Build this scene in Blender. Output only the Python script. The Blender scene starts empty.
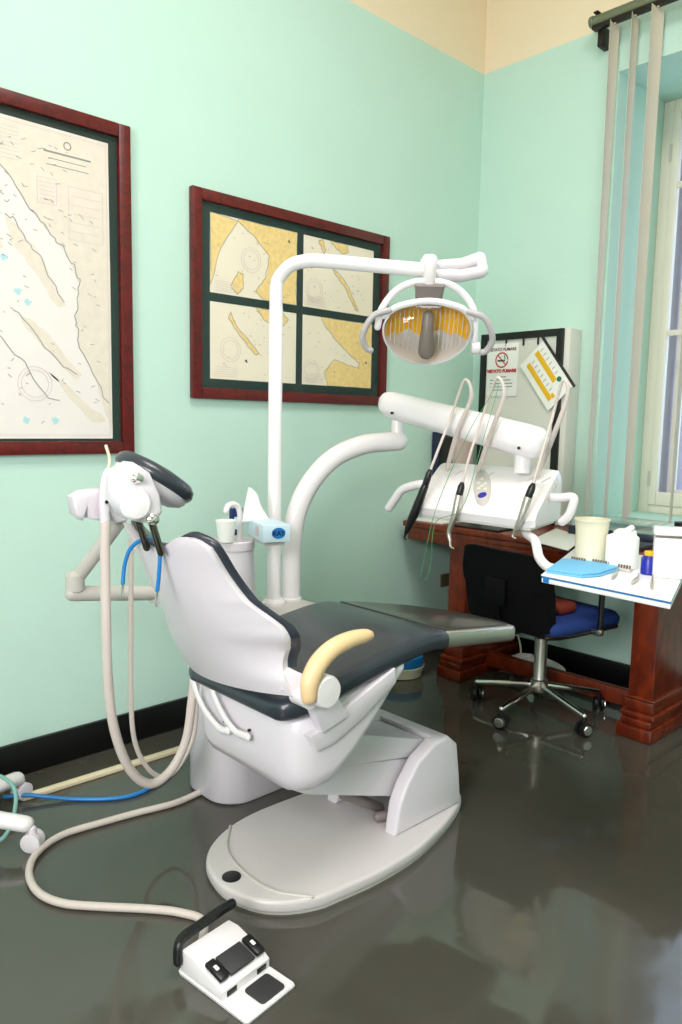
import bpy, bmesh, math, random
from mathutils import Vector, Matrix
random.seed(7)
SC = bpy.context.scene
COL = SC.collection

# ------------------------------------------------------------------ camera
F = 757.325
PI_, RO, YA = 0.118673, 0.0191857, 0.812894
H = 1.27
LX, WY = -2.6425, 3.5005          # left wall plane, window wall plane
fw = Vector((-math.sin(YA)*math.cos(PI_), math.cos(YA)*math.cos(PI_), -math.sin(PI_)))
r0 = Vector((math.cos(YA), math.sin(YA), 0)); u0 = r0.cross(fw)
rt = math.cos(RO)*r0 + math.sin(RO)*u0
up = -math.sin(RO)*r0 + math.cos(RO)*u0
EYE = Vector((0, 0, H))
cam = bpy.data.cameras.new('camera'); co = bpy.data.objects.new('camera', cam); COL.objects.link(co)
m = Matrix((rt, up, -fw)).transposed().to_4x4(); m.translation = EYE
co.matrix_world = m
cam.sensor_fit = 'HORIZONTAL'; cam.sensor_width = 36; cam.lens = F/682*36
cam.clip_start = 0.02
SC.camera = co

def at(px, py, X=None, Y=None, Z=None):
    """point of the room seen at a pixel, on the plane X=, Y= or Z="""
    d = rt*((px-341)/F) - up*((py-512)/F) + fw
    if X is not None: t = X/d.x
    elif Y is not None: t = Y/d.y
    else: t = (Z-H)/d.z
    return EYE + d*t

# ------------------------------------------------------------------ materials
def lin(c):
    return tuple(((v/255)/12.92 if v/255 <= .04045 else ((v/255+.055)/1.055)**2.4) for v in c)
def mat(name, col, rough=.45, metal=0, coat=0, var=.05, scale=6, bump=0, bscale=60, trans=0, emit=None, spec=.5):
    mt = bpy.data.materials.new(name); mt.use_nodes = True
    nt = mt.node_tree; b = nt.nodes['Principled BSDF']
    c = lin(col)
    tc = nt.nodes.new('ShaderNodeTexCoord')
    n = nt.nodes.new('ShaderNodeTexNoise'); n.inputs['Scale'].default_value = scale; n.inputs['Detail'].default_value = 4
    nt.links.new(tc.outputs['Object'], n.inputs['Vector'])
    mx = nt.nodes.new('ShaderNodeMix'); mx.data_type = 'RGBA'
    mx.inputs[6].default_value = tuple(v*(1-var) for v in c)+(1,)
    mx.inputs[7].default_value = tuple(min(1, v*(1+var)) for v in c)+(1,)
    nt.links.new(n.outputs['Fac'], mx.inputs[0]); nt.links.new(mx.outputs[2], b.inputs['Base Color'])
    b.inputs['Roughness'].default_value = rough; b.inputs['Metallic'].default_value = metal
    b.inputs['Coat Weight'].default_value = coat; b.inputs['Coat Roughness'].default_value = .08
    b.inputs['Specular IOR Level'].default_value = spec
    if trans: b.inputs['Transmission Weight'].default_value = trans
    if bump:
        n2 = nt.nodes.new('ShaderNodeTexNoise'); n2.inputs['Scale'].default_value = bscale
        nt.links.new(tc.outputs['Object'], n2.inputs['Vector'])
        bp = nt.nodes.new('ShaderNodeBump'); bp.inputs['Strength'].default_value = bump; bp.inputs['Distance'].default_value = .01
        nt.links.new(n2.outputs['Fac'], bp.inputs['Height']); nt.links.new(bp.outputs['Normal'], b.inputs['Normal'])
    if emit:
        b.inputs['Emission Color'].default_value = lin(emit[0])+(1,); b.inputs['Emission Strength'].default_value = emit[1]
    return mt
def glass_mat(name, tint=(255, 255, 255), refl=1.0):
    mt = bpy.data.materials.new(name); mt.use_nodes = True; nt = mt.node_tree
    nt.nodes.remove(nt.nodes['Principled BSDF']); out = nt.nodes['Material Output']
    t = nt.nodes.new('ShaderNodeBsdfTransparent'); t.inputs[0].default_value = lin(tint)+(1,)
    g = nt.nodes.new('ShaderNodeBsdfGlossy'); g.inputs['Roughness'].default_value = .02
    fr = nt.nodes.new('ShaderNodeLayerWeight'); fr.inputs[0].default_value = .5
    pw = nt.nodes.new('ShaderNodeMath'); pw.operation = 'POWER'; pw.inputs[1].default_value = 5
    ml = nt.nodes.new('ShaderNodeMath'); ml.operation = 'MULTIPLY_ADD'; ml.inputs[1].default_value = .9*refl; ml.inputs[2].default_value = .035*refl
    nt.links.new(fr.outputs['Facing'], pw.inputs[0])
    mx = nt.nodes.new('ShaderNodeMixShader')
    nt.links.new(pw.outputs[0], ml.inputs[0]); nt.links.new(ml.outputs[0], mx.inputs[0])
    nt.links.new(t.outputs[0], mx.inputs[1]); nt.links.new(g.outputs[0], mx.inputs[2]); nt.links.new(mx.outputs[0], out.inputs[0])
    return mt
def wall_mat():
    mt = mat('wall_paint', (194, 225, 211), .8, var=.03, scale=3, bump=.12, bscale=45, spec=.12)
    nt = mt.node_tree; b = nt.nodes['Principled BSDF']
    g = nt.nodes.new('ShaderNodeNewGeometry'); s = nt.nodes.new('ShaderNodeSeparateXYZ')
    nt.links.new(g.outputs['Position'], s.inputs[0])
    gt = nt.nodes.new('ShaderNodeMath'); gt.operation = 'GREATER_THAN'; gt.inputs[1].default_value = 3.138
    nt.links.new(s.outputs['Z'], gt.inputs[0])
    old = b.inputs['Base Color'].links[0].from_socket
    mx = nt.nodes.new('ShaderNodeMix'); mx.data_type = 'RGBA'; mx.inputs[7].default_value = lin((238, 222, 192))+(1,)
    nt.links.new(gt.outputs[0], mx.inputs[0]); nt.links.new(old, mx.inputs[6]); nt.links.new(mx.outputs[2], b.inputs['Base Color'])
    return mt
def floor_mat():
    mt = mat('vinyl_floor', (74, 72, 64), .10, var=.10, scale=1.4, coat=.0, spec=.8)
    nt = mt.node_tree; b = nt.nodes['Principled BSDF']
    tc = nt.nodes.new('ShaderNodeTexCoord')
    n = nt.nodes.new('ShaderNodeTexNoise'); n.inputs['Scale'].default_value = 5.5; n.inputs['Detail'].default_value = 2
    nt.links.new(tc.outputs['Object'], n.inputs['Vector'])
    bp = nt.nodes.new('ShaderNodeBump'); bp.inputs['Strength'].default_value = .10; bp.inputs['Distance'].default_value = .02
    nt.links.new(n.outputs['Fac'], bp.inputs['Height']); nt.links.new(bp.outputs['Normal'], b.inputs['Normal'])
    n2 = nt.nodes.new('ShaderNodeTexNoise'); n2.inputs['Scale'].default_value = 2.2; n2.inputs['Detail'].default_value = 5
    nt.links.new(tc.outputs['Object'], n2.inputs['Vector'])
    mr = nt.nodes.new('ShaderNodeMapRange'); mr.inputs[1].default_value = .3; mr.inputs[2].default_value = .7
    mr.inputs[3].default_value = .04; mr.inputs[4].default_value = .12
    nt.links.new(n2.outputs['Fac'], mr.inputs[0]); nt.links.new(mr.outputs[0], b.inputs['Roughness'])
    return mt
def wood_mat(name, c1, c2, rough, scale=(1, 1, 8), coat=.08):
    mt = mat(name, c1, rough, coat=coat); nt = mt.node_tree; b = nt.nodes['Principled BSDF']
    tc = nt.nodes.new('ShaderNodeTexCoord'); mp = nt.nodes.new('ShaderNodeMapping'); mp.inputs['Scale'].default_value = scale
    n = nt.nodes.new('ShaderNodeTexNoise'); n.inputs['Scale'].default_value = 5; n.inputs['Detail'].default_value = 6; n.inputs['Distortion'].default_value = 1.2
    cr = nt.nodes.new('ShaderNodeValToRGB')
    cr.color_ramp.elements[0].position = .35; cr.color_ramp.elements[0].color = lin(c1)+(1,)
    cr.color_ramp.elements[1].position = .65; cr.color_ramp.elements[1].color = lin(c2)+(1,)
    nt.links.new(tc.outputs['Object'], mp.inputs[0]); nt.links.new(mp.outputs[0], n.inputs['Vector'])
    nt.links.new(n.outputs['Fac'], cr.inputs[0]); nt.links.new(cr.outputs[0], b.inputs['Base Color'])
    return mt

M = {}
M['wall'] = wall_mat(); M['floor'] = floor_mat()
M['ceil'] = mat('ceiling_paint', (238, 226, 200), .7)
M['base'] = mat('black_baseboard', (10, 10, 11), .35, var=.2)
M['white'] = mat('white_enamel', (236, 231, 232), .28, coat=.25, var=.015)
M['shell'] = mat('pale_grey_plastic', (222, 215, 221), .38, coat=.1, var=.015)
M['grey'] = mat('warm_grey_plastic', (196, 191, 184), .42, var=.03)
M['hosec'] = mat('beige_hose', (208, 196, 188), .5, var=.04)
M['navy'] = mat('charcoal_vinyl', (46, 51, 60), .30, coat=.15, var=.08, scale=20, bump=.03, bscale=120)
M['foot'] = mat('dark_foot_mat', (52, 48, 44), .28, coat=.3, var=.15)
M['chrome'] = mat('chrome', (222, 220, 216), .18, metal=1, var=.02)
M['steel'] = mat('brushed_steel', (200, 193, 184), .38, metal=1, var=.05)
M['black'] = mat('black_plastic', (14, 14, 15), .35, var=.2)
M['rubber'] = mat('dark_grey_rubber', (48, 48, 48), .55, var=.1)
M['blackfab'] = mat('black_fabric', (7, 7, 8), .85, var=.3, bump=.1, bscale=300, spec=.15)
M['plate'] = mat('base_plate_grey', (210, 203, 202), .34, coat=.15, var=.02)
M['darkchrome'] = mat('dark_chrome', (112, 106, 98), .2, metal=1)
M['bluefab'] = mat('blue_fabric', (14, 48, 116), .8, var=.15, bump=.15, bscale=300)
M['cream'] = mat('cream_plastic', (232, 200, 152), .4, var=.03)
M['jar'] = mat('ivory_plastic', (232, 224, 196), .35, var=.02)
M['frame'] = wood_mat('mahogany_frame', (72, 4, 1), (104, 9, 3), .45, (1, 6, 6))
M['desk'] = wood_mat('cherry_wood', (84, 22, 4), (126, 44, 10), .34, (3, 3, 1.2))
M['matb'] = mat('dark_green_mat', (14, 42, 36), .6, var=.08)
M['chart'] = mat('chart_paper', (233, 227, 221), .7, var=.03, scale=9)
M['tan'] = mat('chart_land_tint', (226, 216, 200), .7, var=.10, scale=40)
M['yel'] = mat('chart_yellow_land', (242, 208, 138), .7, var=.22, scale=55)
M['paleyel'] = mat('chart_pale_paper', (238, 228, 206), .7, var=.03, scale=9)
M['ink'] = mat('chart_ink', (140, 142, 138), .7)
M['palink'] = mat('chart_pale_ink', (214, 196, 200), .7)
M['darkink'] = mat('dark_ink', (46, 46, 42), .7)
M['aqua'] = mat('chart_aqua', (176, 216, 222), .7, var=.1)
M['glass'] = glass_mat('clear_glass', refl=.4)
M['pane'] = glass_mat('window_glass', refl=1)
M['slat'] = mat('blind_fabric', (214, 204, 186), .75, var=.04, bump=.05)
M['rail'] = mat('grey_green_metal', (112, 122, 98), .4, metal=.3)
M['darkm'] = mat('dark_metal', (40, 34, 30), .45, metal=.4)
M['wwood'] = mat('cream_window_paint', (232, 226, 208), .4, var=.03)
M['outer'] = mat('lilac_grey_render', (168, 162, 172), .8, var=.05)
M['cab'] = mat('pale_grey_board', (222, 222, 212), .5, var=.02)
M['paper'] = mat('white_paper', (245, 245, 240), .6, var=.01)
M['red'] = mat('sign_red', (190, 24, 44), .5)
M['darkred'] = mat('sign_dark_red', (112, 20, 36), .5)
M['yellow'] = mat('print_yellow', (238, 186, 26), .5)
M['green'] = mat('print_green', (10, 120, 70), .5)
M['navyp'] = mat('navy_folder', (22, 36, 62), .5)
M['pinkp'] = mat('pale_pink_card', (205, 182, 176), .6)
M['skyb'] = mat('light_blue_paper', (110, 184, 226), .7, var=.04)
M['blue'] = mat('blue_plastic', (26, 120, 190), .4, var=.05)
M['cobalt'] = mat('cobalt_plastic', (24, 32, 150), .35)
M['teal'] = mat('teal_tube', (120, 168, 160), .4)
M['greencord'] = mat('green_cord', (60, 150, 90), .5)
M['brush'] = mat('brown_bristle', (120, 92, 66), .6, var=.2)
M['amber'] = mat('amber_glass', (150, 62, 24), .15, coat=.5)
M['tissuebox'] = mat('pale_blue_card', (206, 228, 240), .5, var=.03)
M['boxblue'] = mat('print_blue', (18, 118, 190), .5)
M['boxdark'] = mat('print_dark_blue', (14, 40, 100), .5)
M['reflector'] = mat('yellow_reflector', (252, 188, 30), .3, metal=0, var=.1, scale=14)
M['lampglass'] = glass_mat('lamp_glass', (250, 250, 246), refl=.9)
M['silver'] = mat('silver_reflector', (222, 222, 228), .25, metal=.25)
M['taupe'] = mat('taupe_plastic', (122, 112, 108), .4)
M['handle'] = mat('grey_handle_plastic', (178, 173, 174), .4)
M['trunk'] = mat('cream_trunking', (226, 212, 180), .5)
M['socket'] = mat('brown_socket', (92, 84, 60), .5)
M['tray'] = mat('white_tray', (244, 244, 242), .3, coat=.3, var=.01)

# ------------------------------------------------------------------ mesh helpers
def B(): return bmesh.new()
def join(bm, tmp):
    me = bpy.data.meshes.new('t'); tmp.to_mesh(me); tmp.free(); bm.from_mesh(me); bpy.data.meshes.remove(me)
def box(bm, lo, hi, r=0, seg=2, mtx=None):
    t = B(); bmesh.ops.create_cube(t, size=1)
    lo = Vector(lo); hi = Vector(hi)
    for v in t.verts: v.co = Vector((lo[i]+(v.co[i]+.5)*(hi[i]-lo[i]) for i in range(3)))
    if r: bmesh.ops.bevel(t, geom=t.edges[:], offset=r, segments=seg, profile=.5, affect='EDGES', clamp_overlap=True)
    if mtx: bmesh.ops.transform(t, matrix=mtx, verts=t.verts)
    join(bm, t); return bm
def cr(pts, n=6):
    """Catmull-Rom resample of points (tuples of any length)"""
    if len(pts) < 3: return [tuple(p) for p in pts]
    P = [tuple(p) for p in pts]; P = [tuple(2*a-b for a, b in zip(P[0], P[1]))]+P+[tuple(2*a-b for a, b in zip(P[-1], P[-2]))]
    out = []
    for i in range(1, len(P)-2):
        for k in range(n):
            t = k/n
            out.append(tuple(.5*((2*b)+(c-a)*t+(2*a-5*b+4*c-d)*t*t+(3*b-a-3*c+d)*t**3) for a, b, c, d in zip(P[i-1], P[i], P[i+1], P[i+2])))
    out.append(P[-2]); return out
def loft(bm, rings, closed=True, cap=True):
    R = [[bm.verts.new(p) for p in ring] for ring in rings]
    n = len(R[0])
    for a, b in zip(R, R[1:]):
        for i in range(n if closed else n-1):
            j = (i+1) % n
            try: bm.faces.new((a[i], a[j], b[j], b[i]))
            except ValueError: pass
    if cap and closed:
        bm.faces.new(R[0][::-1]); bm.faces.new(R[-1])
    bmesh.ops.recalc_face_normals(bm, faces=bm.faces[:])
    return bm
def tube(bm, pts, r, n=14, smooth=6, flat=None, closed=False, round_end=True):
    """pts: points, or (x,y,z,r); flat: (direction, factor) squashes the section"""
    t = B()
    P = [tuple(p) if len(tuple(p)) == 4 else tuple(p)+(r,) for p in pts]
    if closed: P = P[-2:]+P+P[:2]
    Q = cr(P, smooth) if smooth and len(P) > 2 else P
    if closed:
        k = smooth*2; Q = Q[k:-k]
    V = [Vector(q[:3]) for q in Q]; R = [q[3] for q in Q]
    nrm = None; rings = []
    for i, v in enumerate(V):
        d = (V[min(i+1, len(V)-1)]-V[max(i-1, 0)])
        if closed and i in (0, len(V)-1): d = V[1]-V[-2]
        d = d.normalized() if d.length > 1e-9 else Vector((0, 0, 1))
        if nrm is None: nrm = d.orthogonal().normalized()
        else: nrm = (nrm-d*nrm.dot(d)).normalized()
        bn = d.cross(nrm); ring = []
        for k in range(n):
            a = 2*math.pi*k/n; o = (nrm*math.cos(a)+bn*math.sin(a))*R[i]
            if flat: o -= flat[0]*o.dot(flat[0])*(1-flat[1])
            ring.append(v+o)
        rings.append((ring, d, R[i], v))
    rr = [x[0] for x in rings]
    if round_end and not closed:
        def dome(ring, d, rad, v, s):
            return [[v+(p-v)*math.cos(a)+d*s*rad*math.sin(a)*.9 for p in ring] for a in (.5, .95, 1.3)]
        rr = dome(*rings[0], -1)[::-1]+rr+dome(*rings[-1], 1)
    loft(t, rr, cap=not closed)
    join(bm, t); return bm
def lathe(bm, prof, c, axis=(0, 0, 1), n=28, sx=1, sy=1):
    """prof [(r, h)] revolved about axis through c"""
    t = B(); ax = Vector(axis).normalized(); q = ax.to_track_quat('Z', 'Y'); c = Vector(c)
    rings = [[c+q @ Vector((max(r, 1e-4)*sx*math.cos(2*math.pi*k/n), max(r, 1e-4)*sy*math.sin(2*math.pi*k/n), h)) for k in range(n)] for r, h in prof]
    loft(t, rings); join(bm, t); return bm
def prism(bm, pts, axis, a, b, r=0, seg=2):
    """pts 2D polygon in the plane across axis (X: (y,z), Y: (x,z), Z: (x,y))"""
    t = B()
    f = {'X': lambda p, h: (h, p[0], p[1]), 'Y': lambda p, h: (p[0], h, p[1]), 'Z': lambda p, h: (p[0], p[1], h)}[axis]
    va = [t.verts.new(f(p, a)) for p in pts]; vb = [t.verts.new(f(p, b)) for p in pts]
    fa = t.faces.new(va); fb = t.faces.new(vb[::-1]); n = len(pts)
    for i in range(n): t.faces.new((va[i], vb[i], vb[(i+1) % n], va[(i+1) % n]))
    bmesh.ops.recalc_face_normals(t, faces=t.faces[:])
    if r:
        es = [e for e in t.edges if (e in fa.edges or e in fb.edges)]
        bmesh.ops.bevel(t, geom=es, offset=r, segments=seg, profile=.5, affect='EDGES', clamp_overlap=True)
    join(bm, t); return bm
def rrect(hw, hh, r, n=5):
    r = min(r, hw*.999, hh*.999); out = []
    for cx, cy, a0 in ((hw-r, hh-r, 0), (-hw+r, hh-r, 90), (-hw+r, -hh+r, 180), (hw-r, -hh+r, 270)):
        for k in range(n+1):
            a = math.radians(a0+90*k/n); out.append((cx+r*math.cos(a), cy+r*math.sin(a)))
    return out
def slab(bm, fa, fb, nu=24, nv=24):
    """closed skin between two sheets fa(u,v), fb(u,v), u,v in 0..1"""
    t = B()
    A = [[t.verts.new(fa(i/nu, j/nv)) for i in range(nu+1)] for j in range(nv+1)]
    C = [[t.verts.new(fb(i/nu, j/nv)) for i in range(nu+1)] for j in range(nv+1)]
    for G in (A, C):
        for j in range(nv):
            for i in range(nu): t.faces.new((G[j][i], G[j][i+1], G[j+1][i+1], G[j+1][i]))
    rim = [(0, i) for i in range(nu)]+[(j, nu) for j in range(nv)]+[(nv, i) for i in range(nu, 0, -1)]+[(j, 0) for j in range(nv, 0, -1)]
    for k in range(len(rim)):
        a = rim[k]; b = rim[(k+1) % len(rim)]
        t.faces.new((A[a[0]][a[1]], A[b[0]][b[1]], C[b[0]][b[1]], C[a[0]][a[1]]))
    bmesh.ops.recalc_face_normals(t, faces=t.faces[:])
    join(bm, t); return bm

def tag(o, label=None, cat=None, group=None, kind=None):
    if label: o['label'] = label
    if cat: o['category'] = cat
    if group: o['group'] = group
    if kind: o['kind'] = kind
    return o
def root(o):
    while o.parent: o = o.parent
    return o
def thing(name, label, cat, loc=(0, 0, 0), group=None):
    o = bpy.data.objects.new(name, None); COL.objects.link(o); o.location = loc; o.empty_display_size = .05
    return tag(o, label, cat, group)
def obj(name, bm, mt, parent=None, sub=0, sharp=35, label=None, bev=0):
    me = bpy.data.meshes.new(name)
    if parent:
        bmesh.ops.translate(bm, vec=-root(parent).location, verts=bm.verts)
    bm.to_mesh(me); bm.free(); me.materials.append(M[mt] if isinstance(mt, str) else mt)
    for p in me.polygons: p.use_smooth = True
    me.set_sharp_from_angle(angle=math.radians(sharp))
    o = bpy.data.objects.new(name, me); COL.objects.link(o)
    if parent: o.parent = parent
    if bev:
        b = o.modifiers.new('bevel', 'BEVEL'); b.width = bev; b.segments = 2; b.limit_method = 'ANGLE'
    if sub:
        s = o.modifiers.new('sub', 'SUBSURF'); s.levels = sub; s.render_levels = sub
    if label: o['label'] = label
    return o
def solid(name, bm, mt, label, cat, group=None, **k):
    """a thing that is one mesh: origin moved to its base"""
    n = len(bm.verts); c = sum((v.co for v in bm.verts), Vector())/n
    c.z = min(v.co.z for v in bm.verts)
    bmesh.ops.translate(bm, vec=-c, verts=bm.verts)
    o = obj(name, bm, mt, **k); o.location = c
    return tag(o, label, cat, group)
def struct(name, bm, mt, parent=None, **k):
    o = obj(name, bm, mt, parent, **k)
    if not parent: o['kind'] = 'structure'
    return o
def copy_tree(o, parent=None):
    c = o.copy(); COL.objects.link(c); c.parent = parent
    for ch in list(o.children): copy_tree(ch, c)
    return c
def text(name, s, size, mt, parent, origin, u, v, align='CENTER', sx=1, bold=0):
    """flat lettering on a surface: origin, right and up directions"""
    cu = bpy.data.curves.new('t', 'FONT'); cu.body = s; cu.size = size; cu.align_x = align; cu.align_y = 'CENTER'; cu.extrude = .0004; cu.offset = bold
    t = bpy.data.objects.new('t', cu); COL.objects.link(t)
    bpy.context.view_layer.update()
    me = bpy.data.meshes.new_from_object(t.evaluated_get(bpy.context.evaluated_depsgraph_get()))
    bpy.data.objects.remove(t); bpy.data.curves.remove(cu)
    bm = B(); bm.from_mesh(me); bpy.data.meshes.remove(me)
    u = Vector(u).normalized(); v = Vector(v).normalized(); w = u.cross(v)
    mm = Matrix((u, v, w)).transposed().to_4x4(); mm.translation = Vector(origin)
    bmesh.ops.transform(bm, matrix=mm @ Matrix.Diagonal((sx, 1, 1, 1)), verts=bm.verts)
    return obj(name, bm, mt, parent)

# ================================================================== SETTING
RX, BY, CZ = 1.9, -2.7, 4.0
YI = 4.0; WX0, WX1, WZ0, WZ1 = -1.865, -.42, .80, 2.92
bm = B(); box(bm, (LX-.2, BY-.2, -.1), (RX+.2, 4.7, 0)); struct('floor', bm, 'floor')
bm = B(); box(bm, (LX-.2, BY-.2, CZ), (RX+.2, 4.7, CZ+.1)); struct('ceiling', bm, 'ceil')
bm = B(); box(bm, (LX-.2, BY-.2, 0), (LX, 4.4, CZ)); struct('wall_left', bm, 'wall')
bm = B(); box(bm, (RX, BY-.2, 0), (RX+.2, 4.4, CZ)); struct('wall_right', bm, 'wall')
bm = B(); box(bm, (LX, BY-.2, 0), (RX, BY, CZ)); struct('wall_back', bm, 'wall')
bm = B()
box(bm, (LX, WY, 0), (WX0, 4.06, CZ)); box(bm, (WX1, WY, 0), (RX, 4.06, CZ))
box(bm, (WX0, WY, 0), (WX1, 4.06, WZ0)); box(bm, (WX0, WY, WZ1), (WX1, 4.06, CZ))
struct('wall_window', bm, 'wall')
bm = B()   # outer part of the thick wall, rendered grey
box(bm, (LX, 4.06, 0), (WX0+.04, 4.62, CZ)); box(bm, (WX1-.04, 4.06, 0), (RX, 4.62, CZ))
box(bm, (WX0+.04, 4.06, 0), (WX1-.04, 4.62, WZ0+.02)); box(bm, (WX0+.04, 4.06, WZ1-.03), (WX1-.04, 4.62, CZ))
struct('wall_window_outer', bm, 'outer')
bm = B(); box(bm, (LX, BY, 0), (LX+.018, WY, .122), .004); struct('baseboard_left', bm, 'base')
bm = B(); box(bm, (LX+.018, WY-.018, 0), (RX, WY, .120), .004); struct('baseboard_window', bm, 'base')

# window_1: frame, two casements with transoms, handles; outer casement layer
win = thing('window_1', 'cream painted casement window in the deep mint recess', 'window', (-1.14, 4.0, WZ0)); win['kind'] = 'structure'
bm = B(); fy0, fy1 = 3.985, 4.075
box(bm, (WX0, fy0, WZ0), (WX0+.055, fy1, WZ1), .006); box(bm, (WX1-.055, fy0, WZ0), (WX1, fy1, WZ1), .006)
box(bm, (WX0+.055, fy0, WZ0), (WX1-.055, fy1, WZ0+.06), .006); box(bm, (WX0+.055, fy0, WZ1-.06), (WX1-.055, fy1, WZ1), .006)
obj('window_frame', bm, 'wwood', win)
xm = (WX0+WX1)/2
def casement(x0, x1, y0, y1, nm):
    b = B(); z0, z1 = WZ0+.06, WZ1-.06; s = .040
    box(b, (x0, y0, z0), (x0+s, y1, z1), .006); box(b, (x1-s, y0, z0), (x1, y1, z1), .006)
    box(b, (x0+s, y0, z0), (x1-s, y1, z0+.07), .006); box(b, (x0+s, y0, z1-s), (x1-s, y1, z1), .006)
    for zz in (1.76, 2.5): box(b, (x0+s, y0+.008, zz-.014), (x1-s, y1-.008, zz+.014), .003)
    o = obj(nm, b, 'wwood', win)
    b = B(); box(b, (x0+s-.004, (y0+y1)/2-.002, z0+.06), (x1-s+.004, (y0+y1)/2+.002, z1-s+.004)); obj('pane', b, 'pane', o)
    return o
c1 = casement(WX0+.055, xm, 3.975, 4.02, 'casement'); c2 = casement(xm, WX1-.055, 3.975, 4.02, 'casement')
casement(WX0+.055, xm, 4.20, 4.24, 'outer_casement'); casement(xm, WX1-.055, 4.20, 4.24, 'outer_casement')
for zz in (1.0, 2.66):
    b = B(); lathe(b, [(.005, -.04), (.006, -.038), (.006, .038), (.005, .04)], (WX0+.056, 3.972, zz)); obj('hinge', b, 'grey', c1)
b = B(); box(b, (xm-.012, 3.955, 1.55), (xm+.012, 3.975, 1.68), .004); tube(b, [(xm, 3.95, 1.62), (xm, 3.93, 1.62), (xm, 3.925, 1.54)], .008); obj('handle', b, 'steel', c2)
b = B(); box(b, (WX0, 3.49, WZ0-.0), (WX1, 3.985, WZ0+.02), .004); obj('sill', b, 'wall', win)

# ================================================================== PICTURES on the left wall
def wallrect(bm, y0, y1, z0, z1, d0, d1, r=0): return box(bm, (LX+d0, y0, z0), (LX+d1, y1, z1), r)
def ring(bm, y0, y1, z0, z1, w, d0, d1, r=.004):
    wallrect(bm, y0, y0+w, z0, z1, d0, d1, r); wallrect(bm, y1-w, y1, z0, z1, d0, d1, r)
    wallrect(bm, y0+w, y1-w, z1-w, z1, d0, d1, r); wallrect(bm, y0+w, y1-w, z0, z0+w, d0, d1, r)
def jag(pts, n=5, amp=.007):
    out = []
    for a, b in zip(pts, pts[1:]+pts[:1]):
        for k in range(n):
            t = k/n; out.append((a[0]+(b[0]-a[0])*t+(random.uniform(-amp, amp) if k else 0), a[1]+(b[1]-a[1])*t+(random.uniform(-amp, amp) if k else 0)))
    return [(min(1, max(0, p[0])), min(1, max(0, p[1]))) for p in out]
class Sheet:
    def __init__(s, y0, y1, z0, z1, d): s.y0, s.y1, s.z0, s.z1, s.d = y0, y1, z0, z1, d
    def yz(s, p): return (s.y0+p[0]*(s.y1-s.y0), s.z0+p[1]*(s.z1-s.z0))
    def poly(s, bm, pts, h=.0006, k=1):
        prism(bm, [s.yz(p) for p in pts], 'X', LX+s.d+.0003*k, LX+s.d+.0003*k+h)
    def line(s, bm, pts, w=.0022, k=2):
        q = [Vector((0,)+s.yz(p)) for p in pts]
        for a, b in zip(q, q[1:]):
            d = b-a
            if d.length < 1e-6: continue
            n = Vector((0, -d.z, d.y)).normalized()*w/2
            prism(bm, [((a+n).y, (a+n).z), ((b+n).y, (b+n).z), ((b-n).y, (b-n).z), ((a-n).y, (a-n).z)], 'X', LX+s.d+.0004*k, LX+s.d+.0004*k+.0006)
    def circ(s, bm, c, r, w=.0016):
        y, z = s.yz(c); N = 36
        pts = [((y+r*math.cos(2*math.pi*i/N)-s.y0)/(s.y1-s.y0), (z+r*math.sin(2*math.pi*i/N)-s.z0)/(s.z1-s.z0)) for i in range(N+1)]
        s.line(bm, pts, w)

# --- large chart
zb = 1.137
pic = thing('framed_nautical_chart', 'large framed nautical chart nearest the left edge, single cream sheet in mahogany frame', 'picture', (LX, 1.0, zb))
PX0, PX1, PZ0, PZ1 = .40, 1.397, 1.137, 2.306
bm = B(); ring(bm, PX0, PX1, PZ0, PZ1, .046, .002, .032); obj('picture_frame', bm, 'frame', pic)
bm = B(); wallrect(bm, PX0+.044, PX1-.044, PZ0+.044, PZ1-.044, .002, .012); obj('mat_board', bm, 'matb', pic)
S = Sheet(.49, 1.318, 1.192, 2.232, .012)
bm = B(); wallrect(bm, S.y0, S.y1, S.z0, S.z1, .011, .0125); sheet = obj('chart_sheet', bm, 'chart', pic)
S.d = .0125
bm = B()
land = [(1, 0.02), (1, 1), (.45, 1), (.50, .9), (.60, .80), (.70, .70), (.80, .62), (.86, .52), (.84, .40), (.86, .30), (.93, .20)]
S.poly(bm, jag(land)); S.poly(bm, jag([(.60, .40), (.70, .36), (.86, .22), (.84, .20), (.70, .30)]))
S.poly(bm, jag([(.72, .22), (.80, .18), (.97, .06), (.9, .06)])); S.poly(bm, jag([(.56, .70), (.63, .66), (.72, .56), (.80, .44), (.76, .44), (.66, .55), (.58, .62)]))
S.poly(bm, jag([(.2, .78), (.42, .82), (.5, .72), (.55, .6), (.45, .55), (.3, .62)]))
obj('land_tint', bm, 'tan', sheet)
bm = B()
for l in ([(.50, .9), (.56, .84), (.60, .80), (.66, .73), (.70, .70), (.76, .655), (.80, .62), (.845, .56), (.86, .52), (.85, .46), (.84, .40), (.85, .35), (.86, .30), (.93, .20), (1, .1)],
          [(.56, .70), (.60, .69), (.66, .62), (.70, .59), (.74, .52), (.80, .44)], [(.58, .41), (.66, .35), (.76, .26), (.86, .2)], [(.50, .34), (.56, .29), (.62, .25), (.7, .15), (.78, .12)]):
    S.line(bm, jag(l, 4, .008)[:-4], .0028)
for i in range(130):
    a = (random.uniform(.52, .82), random.uniform(.7, .95)) if i < 40 else (random.uniform(.3, .95), random.uniform(.05, .75))
    S.line(bm, [a, (a[0]+random.uniform(.006, .02), a[1]+random.uniform(-.01, .01))], .002)
S.line(bm, [(.72, .925), (.92, .925)], .006); S.line(bm, [(.74, .905), (.90, .905)], .0025); S.line(bm, [(.73, .885), (.91, .885)], .0025)
S.circ(bm, (.82, .955), .012, .004); S.circ(bm, (.74, .29), .001)
obj('coastline', bm, 'ink', sheet)
bm = B()
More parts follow.
